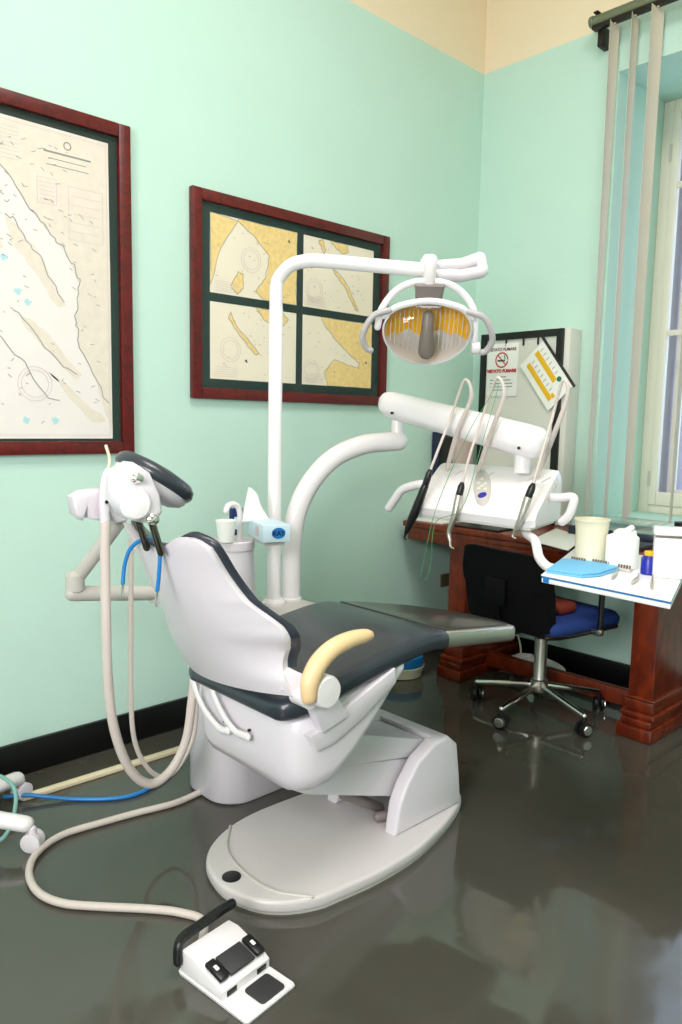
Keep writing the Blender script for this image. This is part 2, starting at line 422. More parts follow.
for a, b in (((.69, .76), (.77, .84)), ((.82, .66), (.97, .83))):
    S.line(bm, [a, (b[0], a[1]), b, (a[0], b[1]), a], .002)
    for k in range(1, 6): S.line(bm, [(a[0]+.01, a[1]+(b[1]-a[1])*k/6), (b[0]-.01, a[1]+(b[1]-a[1])*k/6)], .0018)
for c, r in (((.66, .18), .058), ((.66, .18), .046), ((.3, .45), .06)): S.circ(bm, c, r)
for k in range(9): S.line(bm, [(.42, .97-k*.012), (.62, .97-k*.012)], .0016)
S.line(bm, [(.012, .012), (.988, .012), (.988, .988), (.012, .988), (.012, .012)], .0015)
obj('tables_and_roses', bm, 'palink', sheet)
bm = B()
for c in ((.46, .71), (.53, .70), (.5, .56), (.55, .57), (.42, .55), (.6, .47), (.64, .44), (.48, .2), (.5, .12), (.62, .06), (.74, .06), (.47, .26), (.45, .4)):
    S.poly(bm, jag([(c[0]-.015, c[1]), (c[0], c[1]+.012), (c[0]+.018, c[1]+.004), (c[0]+.005, c[1]-.012)], 3, .005))
obj('shoal_tint', bm, 'aqua', sheet)
bm = B(); wallrect(bm, PX0+.046, PX1-.046, PZ0+.046, PZ1-.046, .018, .020); obj('picture_glass', bm, 'glass', pic)

# --- four-sheet frame
pic = thing('framed_chart_set', 'smaller framed picture of four yellow chart sheets behind the light pole', 'picture', (LX, 2.2, 1.34))
QY0, QY1, QZ0, QZ1 = 1.655, 2.768, 1.352, 2.163
bm = B(); ring(bm, QY0, QY1, QZ0, QZ1, .044, .002, .030); obj('picture_frame', bm, 'frame', pic)
bm = B(); wallrect(bm, QY0+.042, QY1-.042, QZ0+.042, QZ1-.042, .002, .012); obj('mat_board', bm, 'matb', pic)
rects = [(1.745, 2.195, 1.775, 2.083), (2.232, 2.672, 1.775, 2.083), (1.745, 2.195, 1.434, 1.740), (2.232, 2.672, 1.434, 1.740)]
lands = [
  [[(0, .1), (.12, .6), (.3, .97), (0, 1)], [(.30, .97), (.5, .8), (.66, .6), (.62, .3), (.5, .1), (.6, 0), (1, 0), (1, 1), (.32, 1)], [(.22, .12), (.3, .32), (.36, .3), (.36, .12), (.3, .02)]],
  [[(.36, 1), (.45, .9), (.55, .85), (.62, .9), (.60, 1)], [(.40, .62), (.55, .5), (.72, .2), (.78, .06), (.74, .06), (.56, .4), (.42, .55)], [(.25, 1), (.3, .85), (.27, .8), (.2, .95)]],
  [[(.22, .9), (.3, .7), (.48, .48), (.55, .38), (.5, .36), (.36, .55), (.2, .8)], [(.5, 1), (.6, .85), (.8, .75), (.9, .9), (.8, 1)]],
  [[(.25, 1), (.32, .85), (.5, .65), (.66, .5), (.82, .38), (.8, .3), (.6, .35), (.45, .4), (.3, .2), (.35, 0), (1, 0), (1, 1)]]]
for i, (a, b, c, d) in enumerate(rects):
    bm = B(); wallrect(bm, a, b, c, d, .011, .0125); sh = obj('chart_sheet', bm, 'paleyel', pic)
    s = Sheet(a, b, c, d, .0125)
    bm = B()
    for l in lands[i]: s.poly(bm, jag(l, 5, .010))
    obj('land_tint', bm, 'yel', sh)
    bm = B()
    for l in lands[i]: s.line(bm, jag(l, 5, .010), .0022)
    for k in range(26):
        q = (random.uniform(.05, .92), random.uniform(.05, .95)); s.line(bm, [q, (q[0]+random.uniform(.01, .03), q[1]+random.uniform(-.02, .02))], .0016)
    obj('coastline', bm, 'ink', sh)
    bm = B(); c0 = [(.45, .5), (.15, .25), (.22, .4), (.12, .2)][i]
    s.circ(bm, c0, .05); s.circ(bm, c0, .038)
    for k in range(5): s.line(bm, [(.05, .04+.03*k), (.3, .04+.03*k)], .0014)
    obj('tables_and_roses', bm, 'palink', sh)
    bm = B(); q = [(.88, .86), (.08, .58), (.38, .27), (.9, .4)][i]
    s.poly(bm, [(q[0], q[1]), (q[0]+.02, q[1]+.02), (q[0]+.035, q[1]-.03), (q[0]+.012, q[1]-.02)]); obj('ink_mark', bm, 'darkink', sh)
bm = B(); wallrect(bm, QY0+.044, QY1-.044, QZ0+.044, QZ1-.044, .018, .020); obj('picture_glass', bm, 'glass', pic)

# ================================================================== DENTAL CHAIR
XC = -1.57
ch = thing('dental_chair', 'white dental chair with charcoal upholstery standing on its oval floor plate', 'dental chair', (XC, 1.5, 0))
ol = [(-1.34, 1.40), (-1.338, 1.53), (-1.352, 1.66), (-1.40, 1.84), (-1.46, 1.96), (-1.58, 2.02), (-1.70, 1.96), (-1.765, 1.84), (-1.805, 1.66), (-1.82, 1.50), (-1.822, 1.36), (-1.80, 1.25), (-1.755, 1.165), (-1.70, 1.112), (-1.636, 1.086), (-1.565, 1.078), (-1.489, 1.096), (-1.432, 1.13), (-1.385, 1.19), (-1.352, 1.28)]
def dense(poly, n=4):
    p = poly[-2:]+poly+poly[:2]; q = cr(p, n); return q[2*n:-2*n-1] if len(q) > 4*n else q
oo = dense(ol)
bm = B(); prism(bm, oo, 'Z', .004, .040, .010, 3); plate = obj('base_plate', bm, 'plate', ch)
bm = B(); prism(bm, [(XC+(x-XC)*.985, 1.5+(y-1.5)*.985) for x, y in oo], 'Z', 0, .008); obj('base_gasket', bm, 'grey', plate)
bm = B()
tube(bm, [(-1.80, 1.265, .0395), (-1.70, 1.185, .0405), (-1.58, 1.155, .0405), (-1.46, 1.165, .0405), (-1.375, 1.225, .0395)], .0048, 8); obj('seam', bm, 'grey', plate)
bm = B(); lathe(bm, [(.024, .036), (.026, .039), (.026, .042), (.023, .043), (0, .043)], (-1.585, 1.118, 0)); obj('floor_plug', bm, 'black', plate)
# lift column
bm = B()
prof = [(1.600, .040), (1.615, .13), (1.645, .185), (1.70, .247), (1.774, .283), (1.84, .287), (1.885, .25), (1.905, .13), (1.915, .040)]
prism(bm, prof, 'X', -1.475, -1.425, .010, 3); prism(bm, prof, 'X', -1.735, -1.685, .010, 3)
prism(bm, [(1.80, .04), (1.80, .285), (1.84, .287), (1.885, .25), (1.905, .13), (1.912, .04)], 'X', -1.70, -1.46)
obj('lift_column', bm, 'shell', ch, sharp=50)
bm = B()
prism(bm, [(1.25, .28), (1.31, .325), (1.75, .222), (1.74, .115), (1.66, .122), (1.30, .25)], 'X', -1.675, -1.485, .006)
prism(bm, [(1.28, .42), (1.52, .363), (1.79, .272), (1.76, .225), (1.40, .30), (1.25, .33)], 'X', -1.68, -1.48, .006); obj('lift_arm', bm, 'shell', ch)
bm = B(); tube(bm, [(-1.55, 1.50, .16), (-1.55, 1.66, .062)], .016); tube(bm, [(-1.52, 1.62, .058), (-1.48, 1.69, .058)], .016); obj('lift_piston', bm, 'taupe', ch)
# shroud under the seat
bm = B(); rings = []
for y, zl, zh, hw, r in [(1.135, .42, .52, .17, .05), (1.142, .375, .545, .20, .06), (1.16, .343, .562, .222, .07), (1.20, .335, .572, .238, .07), (1.25, .342, .58, .241, .06), (1.31, .385, .59, .241, .05), (1.38, .452, .60, .240, .04), (1.45, .525, .61, .238, .03), (1.51, .592, .625, .236, .015)]:
    rings.append([(XC+a, y, (zl+zh)/2+b) for a, b in rrect(hw, (zh-zl)/2, r, 6)])
loft(bm, rings); obj('seat_shroud', bm, 'shell', ch, sharp=60)
bm = B()
prism(bm, [tuple(at(*q, X=-1.318))[1:] for q in ((311, 738), (330, 722), (396, 668), (397, 683), (360, 722), (335, 744), (318, 752))], 'X', -1.40, -1.318, .006, 2)
obj('seat_rail', bm, 'shell', ch)
# seat cushion
def cush(st, n=6):
    b = B(); loft(b, [[(xc+a, y, zc+c) for a, c in rrect(hw, hh, r, n)] for y, xc, hw, zc, hh, r in st]); return b
st = [(1.095, XC, .17, .570, .010, .009), (1.105, XC, .205, .570, .022, .02), (1.13, XC, .225, .575, .030, .026), (1.18, XC, .24, .583, .034, .028), (1.28, XC, .247, .606, .034, .028), (1.40, XC, .248, .628, .033, .027),
      (1.52, XC, .248, .646, .032, .026), (1.60, XC, .247, .654, .031, .025), (1.66, XC, .244, .652, .030, .024), (1.70, XC, .240, .645, .028, .022)]
st = cr(st, 3); obj('seat_cushion', cush(st), 'navy', ch, sharp=60)
# foot rest with steel edge
fo = [(-1.332, 1.70), (-1.328, 1.85), (-1.325, 2.02), (-1.335, 2.045), (-1.365, 2.056), (-1.50, 2.045), (-1.60, 2.01), (-1.70, 1.92), (-1.775, 1.80), (-1.81, 1.70)]
ft = thing  # alias unused
def footz(y): return .672-(y-1.70)*.12
bm = B(); prism(bm, fo, 'Z', -.050, 0, .012, 3)
for v in bm.verts: v.co.z += footz(v.co.y)
fr_ = obj('foot_rest', bm, 'steel', ch)
bm = B(); prism(bm, [(-1.57+(x+1.57)*.93, 1.70+(y-1.70)*.95) for x, y in fo], 'Z', -.004, .005, .003)
for v in bm.verts: v.co.z += footz(v.co.y)
obj('foot_mat', bm, 'foot', fr_)
# back rest
def lerp(tb, z):
    if z <= tb[0][0]: return tb[0][1]
    for (a, va), (b, vb) in zip(tb, tb[1:]):
        if z <= b: t = (z-a)/(b-a); return va+(vb-va)*t
    return tb[-1][1]
WT = cr([(.56, .235), (.60, .25), (.65, .245), (.70, .228), (.74, .240), (.775, .258), (.81, .246), (.84, .222), (.88, .198), (.93, .184), (.97, .182), (.995, .178), (1.02, .160)], 4)
WF = cr([(.56, .235), (.62, .250), (.68, .252), (.74, .240), (.80, .224), (.85, .208), (.90, .190), (.97, .182), (.995, .178), (1.02, .160)], 4)
WRAP = [(.56, .0), (.66, .01), (.74, .055), (.80, .055), (.86, .02), (.95, .01), (1.03, .0)]
def backpt(u, v, grow=0, off=0):
    a = abs(2*u-1); s = 1 if u > .5 else -1
    zt = .972+.040*(math.sin(min(1, a/.85)*math.pi/2)**3) - (.02*max(0, (a-.85)/.15)**2) + grow
    zb = .575+.052*u
    zz = zb+(zt-zb)*v
    w = lerp(WT if s > 0 else WF, min(1.02, zz))+grow
    y = .900+.525*(1-zz) - .045*(1-a*a) + lerp(WRAP, zz)*a**3*(1 if s > 0 else .25) + off
    return Vector((XC+s*a*w, y, zz))
bm = B(); slab(bm, lambda u, v: backpt(u, v), lambda u, v: backpt(u, v, -.004, .026), 28, 36)
obj('backrest_shell', bm, 'shell', ch, sharp=50)
def cfront(u, v):
    e = max(abs(2*u-1), abs(2*v-1)); return backpt(u, v, .010, .036+.045*(1-e**6))
bm = B(); slab(bm, lambda u, v: backpt(u, .17+.83*v, .006, .024) , lambda u, v: cfront(u, .17+.83*v), 28, 36)
obj('backrest_cushion', bm, 'navy', ch, sharp=60)
# headrest
hr = None
hc = at(151, 484, X=XC-.01); t_ = Vector((0, .85, -.527)); ex = Vector((1, 0, -.13)); ex = (ex-t_*ex.dot(t_)).normalized(); n_ = ex.cross(t_)*-1
if n_.z < 0: n_ = -n_
def ellring(o, rx, rt_, n=32): return [hc+n_*o+ex*(rx*math.cos(2*math.pi*k/n))*(1)+t_*(rt_*math.sin(2*math.pi*k/n)) for k in range(n)]
bm = B(); loft(bm, [ellring(*q) for q in ((-.030, .04, .04), (-.027, .06, .062), (-.016, .082, .084), (-.004, .088, .093), (.004, .088, .093), (.005, .08, .08))]); hs = obj('headrest_shell', bm, 'shell', ch, sharp=60)
bm = B(); loft(bm, [ellring(*q) for q in ((.002, .084, .089), (.004, .091, .096), (.014, .096, .101), (.028, .093, .098), (.038, .082, .087), (.043, .056, .056), (.044, .03, .02))]); obj('headrest_pad', bm, 'navy', ch, sharp=60)
def yz(px, py, X): p = at(px, py, X=X); return (p.y, p.z)
bm = B(); prism(bm, [yz(*q, -1.46) for q in ((119, 471), (134, 462), (150, 472), (160, 494), (163, 512), (156, 522), (143, 523), (128, 518), (117, 500))], 'X', -1.52, -1.455, .012, 3); jt = obj('headrest_joint', bm, 'shell', ch, sharp=60)
bm = B(); c = at(134, 504, X=-1.455); lathe(bm, [(.030, -.005), (.034, 0), (.0345, .008), (.030, .014), (.015, .017), (0, .017)], c, (1, 0, 0)); obj('pivot_cap', bm, 'white', jt)
for q in ((135, 478), (151, 519)):
    bm = B(); c = at(*q, X=-1.455); lathe(bm, [(.011, -.004), (.012, 0), (.012, .008), (.008, .012), (.0085, .022), (.006, .026), (0, .027)], c, (1, 0, 0)); obj('knob', bm, 'chrome', jt)
for q, X in (((136, 514, 147, 548), -1.54), ((150, 516, 161, 553), -1.49)):
    bm = B(); a, b = at(q[0], q[1], X=X), at(q[2], q[3], X=X)
    tube(bm, [a, b], .0085, smooth=0); obj('headrest_post', bm, 'darkchrome', ch)
bm = B()
box(bm, at(164, 562, X=-1.62)-Vector((.004, .02, .008)), at(164, 562, X=-1.62)+Vector((.004, -.002, .008)), .002)
obj('rear_clip', bm, 'darkm', ch)
# arm rest
bm = B()
pad = [tuple(at(*q[:2], X=-1.285))+(q[2],) for q in ((309, 697, .020), (310, 682, .023), (318, 664, .024), (332, 649, .023), (349, 640, .021), (364, 636, .018), (369, 635.5, .014))]
tube(bm, pad, .02, flat=(Vector((1, 0, 0)), .95)); ar = obj('armrest_pad', bm, 'cream', ch, label='cream armrest pad')
bm = B(); c = at(325, 691, X=-1.285); lathe(bm, [(.032, -.03), (.039, -.024), (.040, .008), (.036, .016), (0, .018)], c, (1, 0, 0)); lathe(bm, [(.03, -.05), (.03, .0)], at(312, 697, X=-1.29), (1, 0, 0)); obj('armrest_pivot', bm, 'white', ch)
bm = B()
loft(bm, [[Vector((xc+a, y, zc+b)) for a, b in rrect(hw, hh, .008, 4)] for y, xc, hw, zc, hh in ((1.086, -1.345, .006, .660, .022), (1.105, -1.338, .013, .658, .034), (1.12, -1.326, .016, .648, .034), (1.17, -1.316, .018, .625, .032), (1.20, -1.316, .016, .612, .026))])
prism(bm, [yz(*q, -1.31) for q in ((308, 700), (336, 694), (348, 716), (322, 733))], 'X', -1.335, -1.306, .004); obj('armrest_bracket', bm, 'shell', ch)
for k, pts in enumerate((((190, 662), (194, 685), (204, 709), (219, 728), (228, 731)), ((206, 668), (212, 690), (222, 713), (235, 731), (248, 737)))):
    bm = B(); tube(bm, [at(*q, Y=1.115) for q in pts], .0105, flat=(Vector((0, 1, 0)), .6)); obj('tilt_link', bm, 'white', ch)
bm = B()
for q in ((225.5, 721), (250, 730), (250, 739)): lathe(bm, [(.004, 0), (.004, .006), (0, .007)], at(*q, Y=1.132), (0, -1, 0), 10)
obj('link_screws', bm, 'darkm', ch)

# bib clip cord, draped over the head rest posts
bib = thing('bib_clip_cord', 'blue bib cord with silver clips draped over the headrest posts', 'cord', tuple(at(146, 575, X=-1.58)))
pts = [at(127.5, 583, X=-1.63), at(129, 566, X=-1.63), at(134, 550, X=-1.62), at(143, 541, X=-1.60), at(154, 538, X=-1.56), at(163, 541, X=-1.52), at(164.5, 556, X=-1.51), at(163.5, 575, X=-1.515), at(162, 590, X=-1.52)]
for p in pts: p.y -= .012
bm = B(); tube(bm, pts, .0048); obj('cord', bm, 'blue', bib)
for e, d in ((pts[0], (-.006, -.0, -.03)), (pts[-1], (-.006, 0, -.035))):
    bm = B(); tube(bm, [e, e+Vector(d)], .005, flat=(Vector((0, 1, 0)), .6)); obj('clip', bm, 'chrome', bib)

# ================================================================== DENTAL UNIT (pedestal + cuspidor)
du = thing('dental_unit', 'white dental unit pedestal with cuspidor behind the chair back', 'dental unit', (-2.08, 1.6, 0))
bm = B(); rings = []
for z_, s in ((.002, .96), (.012, 1), (.30, 1), (.52, .98), (.53, .96)):
    rings.append([(-2.075+a*s, 1.60+b*s, z_) for a, b in rrect(.138, .262, .10, 8)])
loft(bm, rings); obj('pedestal', bm, 'shell', du, sharp=50)
bm = B(); box(bm, (-2.26, 1.48, .527), (-1.90, 1.83, .602), .012, 3); obj('top_plate', bm, 'grey', du)
cc = at(233, 545, X=-2.12); cx, cy = cc.x, cc.y
bm = B(); lathe(bm, [(.085, .595), (.088, .60), (.077, .70), (.070, .83), (.0745, .832), (.0745, .858), (.068, .862), (.05, .845), (.02, .835), (0, .834)], (cx, cy, 0), n=32); obj('cuspidor_bowl', bm, 'shell', du)
sp = at(240, 545, X=-2.14)
bm = B(); tube(bm, [tuple(sp-Vector((0, 0, .02)))+(.011,)]+[tuple(at(*q, X=-2.13))+(.010,) for q in ((240, 530), (240, 515), (238, 507), (233, 504), (228, 506), (226, 511))], .01); obj('cup_filler_spout', bm, 'white', du)

cup = B(); c = at(226, 543, X=-2.08); lathe(cup, [(.022, 0), (.026, .001), (.033, .068), (.0345, .069), (.0345, .073), (.032, .073), (.024, .004), (0, .004)], (c.x, c.y, .864), n=24)
solid('drinking_cup', cup, 'paper', 'white plastic cup standing on the cuspidor', 'cup')
bm = B(); c = at(236, 541, X=-2.22); box(bm, (c.x-.012, c.y-.022, .858), (c.x+.012, c.y+.022, .955), .002)
vb = thing('small_carton', 'narrow dark blue carton behind the white drinking cup', 'carton', (c.x, c.y, .858)); obj('carton', bm, 'boxdark', vb)
bm = B(); box(bm, (c.x+.010, c.y-.016, .88), (c.x+.0128, c.y+.016, .925), 0); obj('carton_print', bm, 'tissuebox', vb)

# operating light
PX_, PY_ = -2.136, 1.69
ol_ = thing('operating_light', 'white operating light with yellow reflector on its tall bent pole', 'dental lamp', (PX_, PY_, .602))
bm = B(); lathe(bm, [(.043, .602), (.043, .612), (.028, .625), (.0245, .64), (.0245, 1.655), (.0235, 1.657), (.0235, 1.66)], (PX_, PY_, 0)); obj('pole', bm, 'white', ol_)
bm = B()
E0 = at(425, 270, Z=1.775)
d = (Vector((E0.x, E0.y, 0))-Vector((PX_, PY_, 0))); d.normalize()
p0 = Vector((PX_, PY_, 0))
pts = [p0+Vector((0, 0, 1.655)), p0+Vector((0, 0, 1.73)), p0+Vector((0, 0, 1.765))+d*.012, p0+Vector((0, 0, 1.802))+d*.05, p0+Vector((0, 0, 1.815))+d*.10, p0+Vector((0, 0, 1.815))+d*.16, (E0+p0+Vector((0, 0, 1.815))+d*.16-Vector((0, 0, 0)))*.5, E0]
tube(bm, pts, .0235); obj('pole_arm', bm, 'white', ol_)
bm = B(); lathe(bm, [(.018, -.05), (.022, -.045), (.022, -.0), (.031, .004), (.031, .03), (.026, .036), (.02, .047), (0, .05)], E0+Vector((.01, .01, 0))); jn = obj('swivel_joint', bm, 'white', ol_)
K = at(485, 264, Y=2.18)
bm = B(); tube(bm, [E0+Vector((.03, .03, .01)), at(462, 265, Y=2.12), at(480, 258.5, Y=2.18)], .023, smooth=0); tube(bm, [E0+Vector((.03, .02, -.015)), at(460, 276, Y=2.08), at(481, 272, Y=2.15)], .021, smooth=0)
tube(bm, [at(481, 259, Y=2.18), at(483, 271, Y=2.16)], .019, smooth=0); obj('folding_arm', bm, 'shell', ol_)
lc = at(427, 329, Y=1.97)
lrx = Vector((.80, .60, 0)).normalized()     # lamp's width direction (faces the camera side)
lrx = rt.copy(); lrx.z = 0; lrx.normalize()
lf = Vector((-lrx.y, lrx.x, 0)) * -1          # front direction
lf = Vector((lrx.y, -lrx.x, 0)); lf = (lf*.93+Vector((0, 0, -.37))).normalized(); lu = lrx.cross(lf)*-1; lu = lf.cross(lrx)
if lu.z < 0: lu = -lu
LP = lambda a, b, c: lc+lrx*a+lu*b+lf*c
px = 2.70/F     # metres per pixel at the lamp
bm = B(); tube(bm, [LP(*q) for q in ((-46*px, 0*px, -.01), (-43*px, 16*px, -.02), (-30*px, 33*px, -.03), (-12*px, 41*px, -.03), (12*px, 41*px, -.03), (30*px, 33*px, -.03), (43*px, 16*px, -.02), (46*px, -12*px, -.01))], .0115, flat=(lf, .8)); yk = obj('yoke', bm, 'white', ol_)
bm = B(); lathe(bm, [(.018, -.012), (.02, 0), (.02, .014), (0, .016)], LP(47*px, -18*px, -.01), lrx); obj('tilt_knob', bm, 'white', yk)
bm = B(); tube(bm, [LP(0, 58*px, -.03), LP(0, 40*px, -.03)], .02, smooth=0); obj('yoke_stem', bm, 'white', yk)
bm = B(); loft(bm, [[LP(a, z__, -.02+b) for a, b in rrect(hw, .04, .015, 4)] for z__, hw in ((40*px, .048), (32*px, .044), (20*px, .040))]); obj('lamp_neck', bm, 'taupe', ol_)
# housing: shallow bowl, opening forward
def er(k, dz, sc_y=1): return [LP(40*px*k*math.cos(2*math.pi*i/40), (28*px*k*math.sin(2*math.pi*i/40))*(1.15 if math.sin(2*math.pi*i/40) < 0 else .92), dz) for i in range(40)]
bm = B(); loft(bm, [er(.35, -.115), er(.7, -.095), er(.92, -.055), er(1.02, -.01), er(1.05, .012), er(1.01, .014), er(.98, .0)], cap=False)
bm2 = obj('reflector_housing', bm, 'silver', ol_, sharp=70)
bm = B(); loft(bm, [er(.99, .006), er(.93, -.03), er(.75, -.065), er(.4, -.09), er(.05, -.098)], cap=False)
for v in list(bm.verts):
    pass
geo = [f for f in bm.faces if (f.calc_center_median()-lc).dot(lu) < -.032]
bmesh.ops.delete(bm, geom=geo, context='FACES'); obj('yellow_reflector', bm, 'reflector', ol_)
bm = B(); loft(bm, [er(.985, .004), er(.92, -.034), er(.74, -.069), er(.4, -.094), er(.05, -.102)], cap=False)
geo = [f for f in bm.faces if (f.calc_center_median()-lc).dot(lu) > -.026]
bmesh.ops.delete(bm, geom=geo, context='FACES'); obj('silver_reflector', bm, 'silver', ol_)
bm = B()
for i in range(-9, 10):
    a = i*4.2*px; hh = 26*px*math.sqrt(max(.05, 1-(a/(42*px))**2))
    tube(bm, [LP(a, -hh*.9, -.03*(1-abs(i)/12)-.008), LP(a, hh*.8, -.03*(1-abs(i)/12)-.008)], .0012, 6, smooth=0)
obj('reflector_ribs', bm, 'silver', ol_)
bm = B(); tube(bm, [tuple(LP(0, 13*px, .004))+(.018,), tuple(LP(0, -20*px, .02))+(.027,)], .02, smooth=0, round_end=True); obj('bulb_shield', bm, 'taupe', ol_)
bm = B(); loft(bm, [er(1.0, .012), er(.9, .030), er(.6, .046), er(.2, .052), er(.02, .053)], cap=False); obj('lamp_glass', bm, 'lampglass', ol_)
bm = B()
tube(bm, [LP(*q) for q in ((-41*px, 12*px, .01), (-27*px, 22*px, .018), (0, 27*px, .02), (27*px, 22*px, .018), (41*px, 12*px, .01))], .011, flat=(lf, .8)); obj('housing_brow', bm, 'white', ol_)
for s in (-1, 1):
    bm = B(); tube(bm, [LP(*q) for q in ((s*36*px, 18*px, .018), (s*50*px, 14*px, .03), (s*58*px, 2*px, .035), (s*60*px, -8*px, .035), (s*56*px, -17*px, .03), (s*52*px, -19*px, .028))], .0105); obj('lamp_handle', bm, 'handle', ol_)

# tissue box on its bracket
tb = thing('tissue_box', 'pale blue tissue box with one tissue pulled up, beside the light pole', 'tissue box', tuple(at(264, 541, X=-1.93)))
tc_ = at(263, 543, X=-1.93)
va = (at(248, 538.5, X=-2.16)-tc_); va.z = 0; vb_ = (at(287, 541, X=-2.06)-tc_); vb_.z = 0
ax = Vector((.37, .929, 0)); ay = Vector((-.929, .37, 0))
def tbp(a, b, c): return tc_+ax*a+ay*b+Vector((0, 0, c))
def orientbox(lo, hi, r=.002):
    b = B(); mm = Matrix((ax, ay, Vector((0, 0, 1)))).transposed().to_4x4(); mm.translation = tc_
    return box(b, lo, hi, r, mtx=mm)
obj('carton', orientbox((0, 0, 0), (.092, .19, .056)), 'tissuebox', tb)
lg = B(); lathe(lg, [(.023, 0), (.023, .0008)], tbp(.052, -.0008, .030), -ay, 28, 1, .8); obj('logo_oval', lg, 'boxblue', tb)
text('logo_lettering', 'KAY', .021, 'boxdark', tb, tbp(.052, -.0022, .029), ax, (0, 0, 1), bold=.0012)
obj('print_panel', orientbox((-.001, .05, .012), (0, .09, .045), 0), 'palink', tb)
bm = B()
def tis(u, v):
    w = (.085-.03*v)*(1-.2*v*v); return tbp(.014+(u-.5)*w, .160+.014*math.sin(u*7)*v, .050+v*(.118-.06*u*u))
slab(bm, tis, lambda u, v: tis(u, v)+ax*.012*(1-v), 10, 10); obj('tissue', bm, 'paper', tb)
bk = B(); prism(bk, [tuple(tbp(*q, 0).xy) for q in ((.01, .02), (.08, .02), (.09, .18), (.10, .24), (.06, .24), (.01, .18))], 'Z', tc_.z-.014, tc_.z-.001, .003)
solid('tissue_bracket', bk, 'grey', 'small grey bracket under the tissue box', 'bracket')

# delivery arm with console
AB = Vector((-2.155, 1.785, .602)); AE = Vector((-1.98, 2.235, 1.2))
nv_ = (Vector((AE.x, AE.y, 0))-Vector((AB.x, AB.y, 0))).normalized(); pn = Vector((nv_.y, -nv_.x, 0))
def onplane(px_, py_):
    d = rt*((px_-341)/F)-up*((py_-512)/F)+fw
    return EYE+d*((AB-EYE).dot(pn)/d.dot(pn))
ic = thing('instrument_console', 'white dental instrument console on a curved swinging arm in front of the desk', 'dental console', tuple(AB))
bm = B(); lathe(bm, [(.042, .602), (.042, .61), (.038, .614)], (AB.x, AB.y, 0))
tube(bm, [AB, AB+Vector((0, 0, .12))]+[onplane(*q) for q in ((293, 530), (300, 503), (314, 478), (335, 457), (362, 445), (385, 442), (399, 441))], .0375, 20); obj('curved_arm', bm, 'white', ic)
pa = onplane(397, 432)
bm = B(); tube(bm, [(pa.x, pa.y, 1.21), (pa.x, pa.y, 1.30)], .023, smooth=0, round_end=False); obj('arm_post', bm, 'white', ic)
A0 = at(391, 404, X=pa.x-.01); A1 = at(532, 442, Y=2.2)
bm = B(); dA = (A1-A0).normalized(); sA = Vector((-dA.y, dA.x, 0)).normalized(); uA = sA.cross(dA)*-1
if uA.z < 0: uA = -uA
L = (A1-A0).length; rings = []
for t, k in ((-.050, .25), (-.045, .55), (-.03, .85), (-.01, 1), (.02, 1.03), (L*.5, 1.12), (L-.01, 1.2), (L+.02, 1.16), (L+.042, .9), (L+.05, .5)):
    rings.append([A0+dA*t+sA*a*k+uA*b*k for a, b in rrect(.042, .046, .036, 5)])
loft(bm, rings); sa_ = obj('spring_arm', bm, 'white', ic, sharp=60)
bm = B(); tube(bm, [A0-uA*.025+dA*.0-sA*.0, A0+dA*L-uA*.028], .033, smooth=0, flat=(Vector((0, 0, 1)), .9)); obj('arm_cover', bm, 'white', sa_)
bm = B()
for q in ((392, 413), (519, 448)):
    p = at(*q, Y=(A0.y if q[0] < 450 else A1.y)-.052); lathe(bm, [(.005, -.004), (.005, .004), (0, .005)], p, (.2, -1, 0), 12)
obj('arm_screws', bm, 'darkm', sa_)
hp = Vector((-1.44, 2.2, 0))
bm = B(); tube(bm, [(hp.x, hp.y, 1.11), (hp.x, hp.y, 1.19)], .027, smooth=0, round_end=False); obj('console_post', bm, 'white', ic)
# console body: wedge
HX0, HX1 = -1.79, -1.287
prof = [(2.052, .948), (2.046, .972), (2.058, .992), (2.24, 1.108), (2.262, 1.120), (2.29, 1.122), (2.36, 1.10), (2.40, 1.02), (2.38, .958), (2.34, .945)]
bm = B()
t = B(); n = len(prof)
loft(t, [[(x, 2.2+(y-2.2)*k, 1.03+(z_-1.03)*k) for y, z_ in prof] for x, k in ((HX0, .93), (HX0+.008, .985), (HX0+.03, 1), (HX1-.03, 1), (HX1-.008, .985), (HX1, .93))])
for v in t.verts: v.co.x -= .24*(v.co.y-2.05); v.co.y = v.co.y if v.co.y < 2.27 else 2.27+(v.co.y-2.27)*.6
join(bm, t); cb = obj('console_body', bm, 'white', ic, sharp=30)
fn = Vector((0, -(1.108-.992), (2.24-2.058))).normalized(); fu = Vector((0, 2.24-2.058, 1.108-.992)).normalized()
def face(x, s, o=0): p_ = Vector((x, 2.058, .992))+fu*s+fn*o; p_.x -= .24*(p_.y-2.05); return p_      # point on the slanted face
pcx = at(486, 492, Y=2.14).x
bm = B(); lathe(bm, [(.040, 0), (.041, .002), (.039, .0045), (0, .005)], face(pcx, .112, .0), fn, 32)
for v in bm.verts:
    d = v.co-face(pcx, .112); q_ = d.dot(fu); v.co += fu*q_*1.45; v.co.x = face(pcx, .112).x+(v.co.x-face(pcx, .112).x)*.9-.75*q_*2.45*fu.y
pn_ = obj('control_panel', bm, 'grey', cb)
bm = B(); lathe(bm, [(.015, .0045), (.015, .008), (.012, .0095), (0, .0095)], face(pcx+.022, .065), fn, 20); obj('blue_button', bm, 'cobalt', pn_, label='blue button')
for k, (dx, s) in enumerate(((-.014, .10), (.014, .10), (-.014, .13), (.014, .13), (0, .155), (0, .115))):
    bm = B(); lathe(bm, [(.0065, .004), (.0065, .007), (0, .0075)], face(pcx+dx-(s-.112)*.45, s), fn, 14); obj('button', bm, 'cab', pn_)
for x in (-1.69, -1.555, -1.38, -1.325):
    bm = B(); tube(bm, [face(x, .17, .001), face(x+.022, .20, .001)], .0028, 8, smooth=0); obj('hose_slot', bm, 'grey', cb)
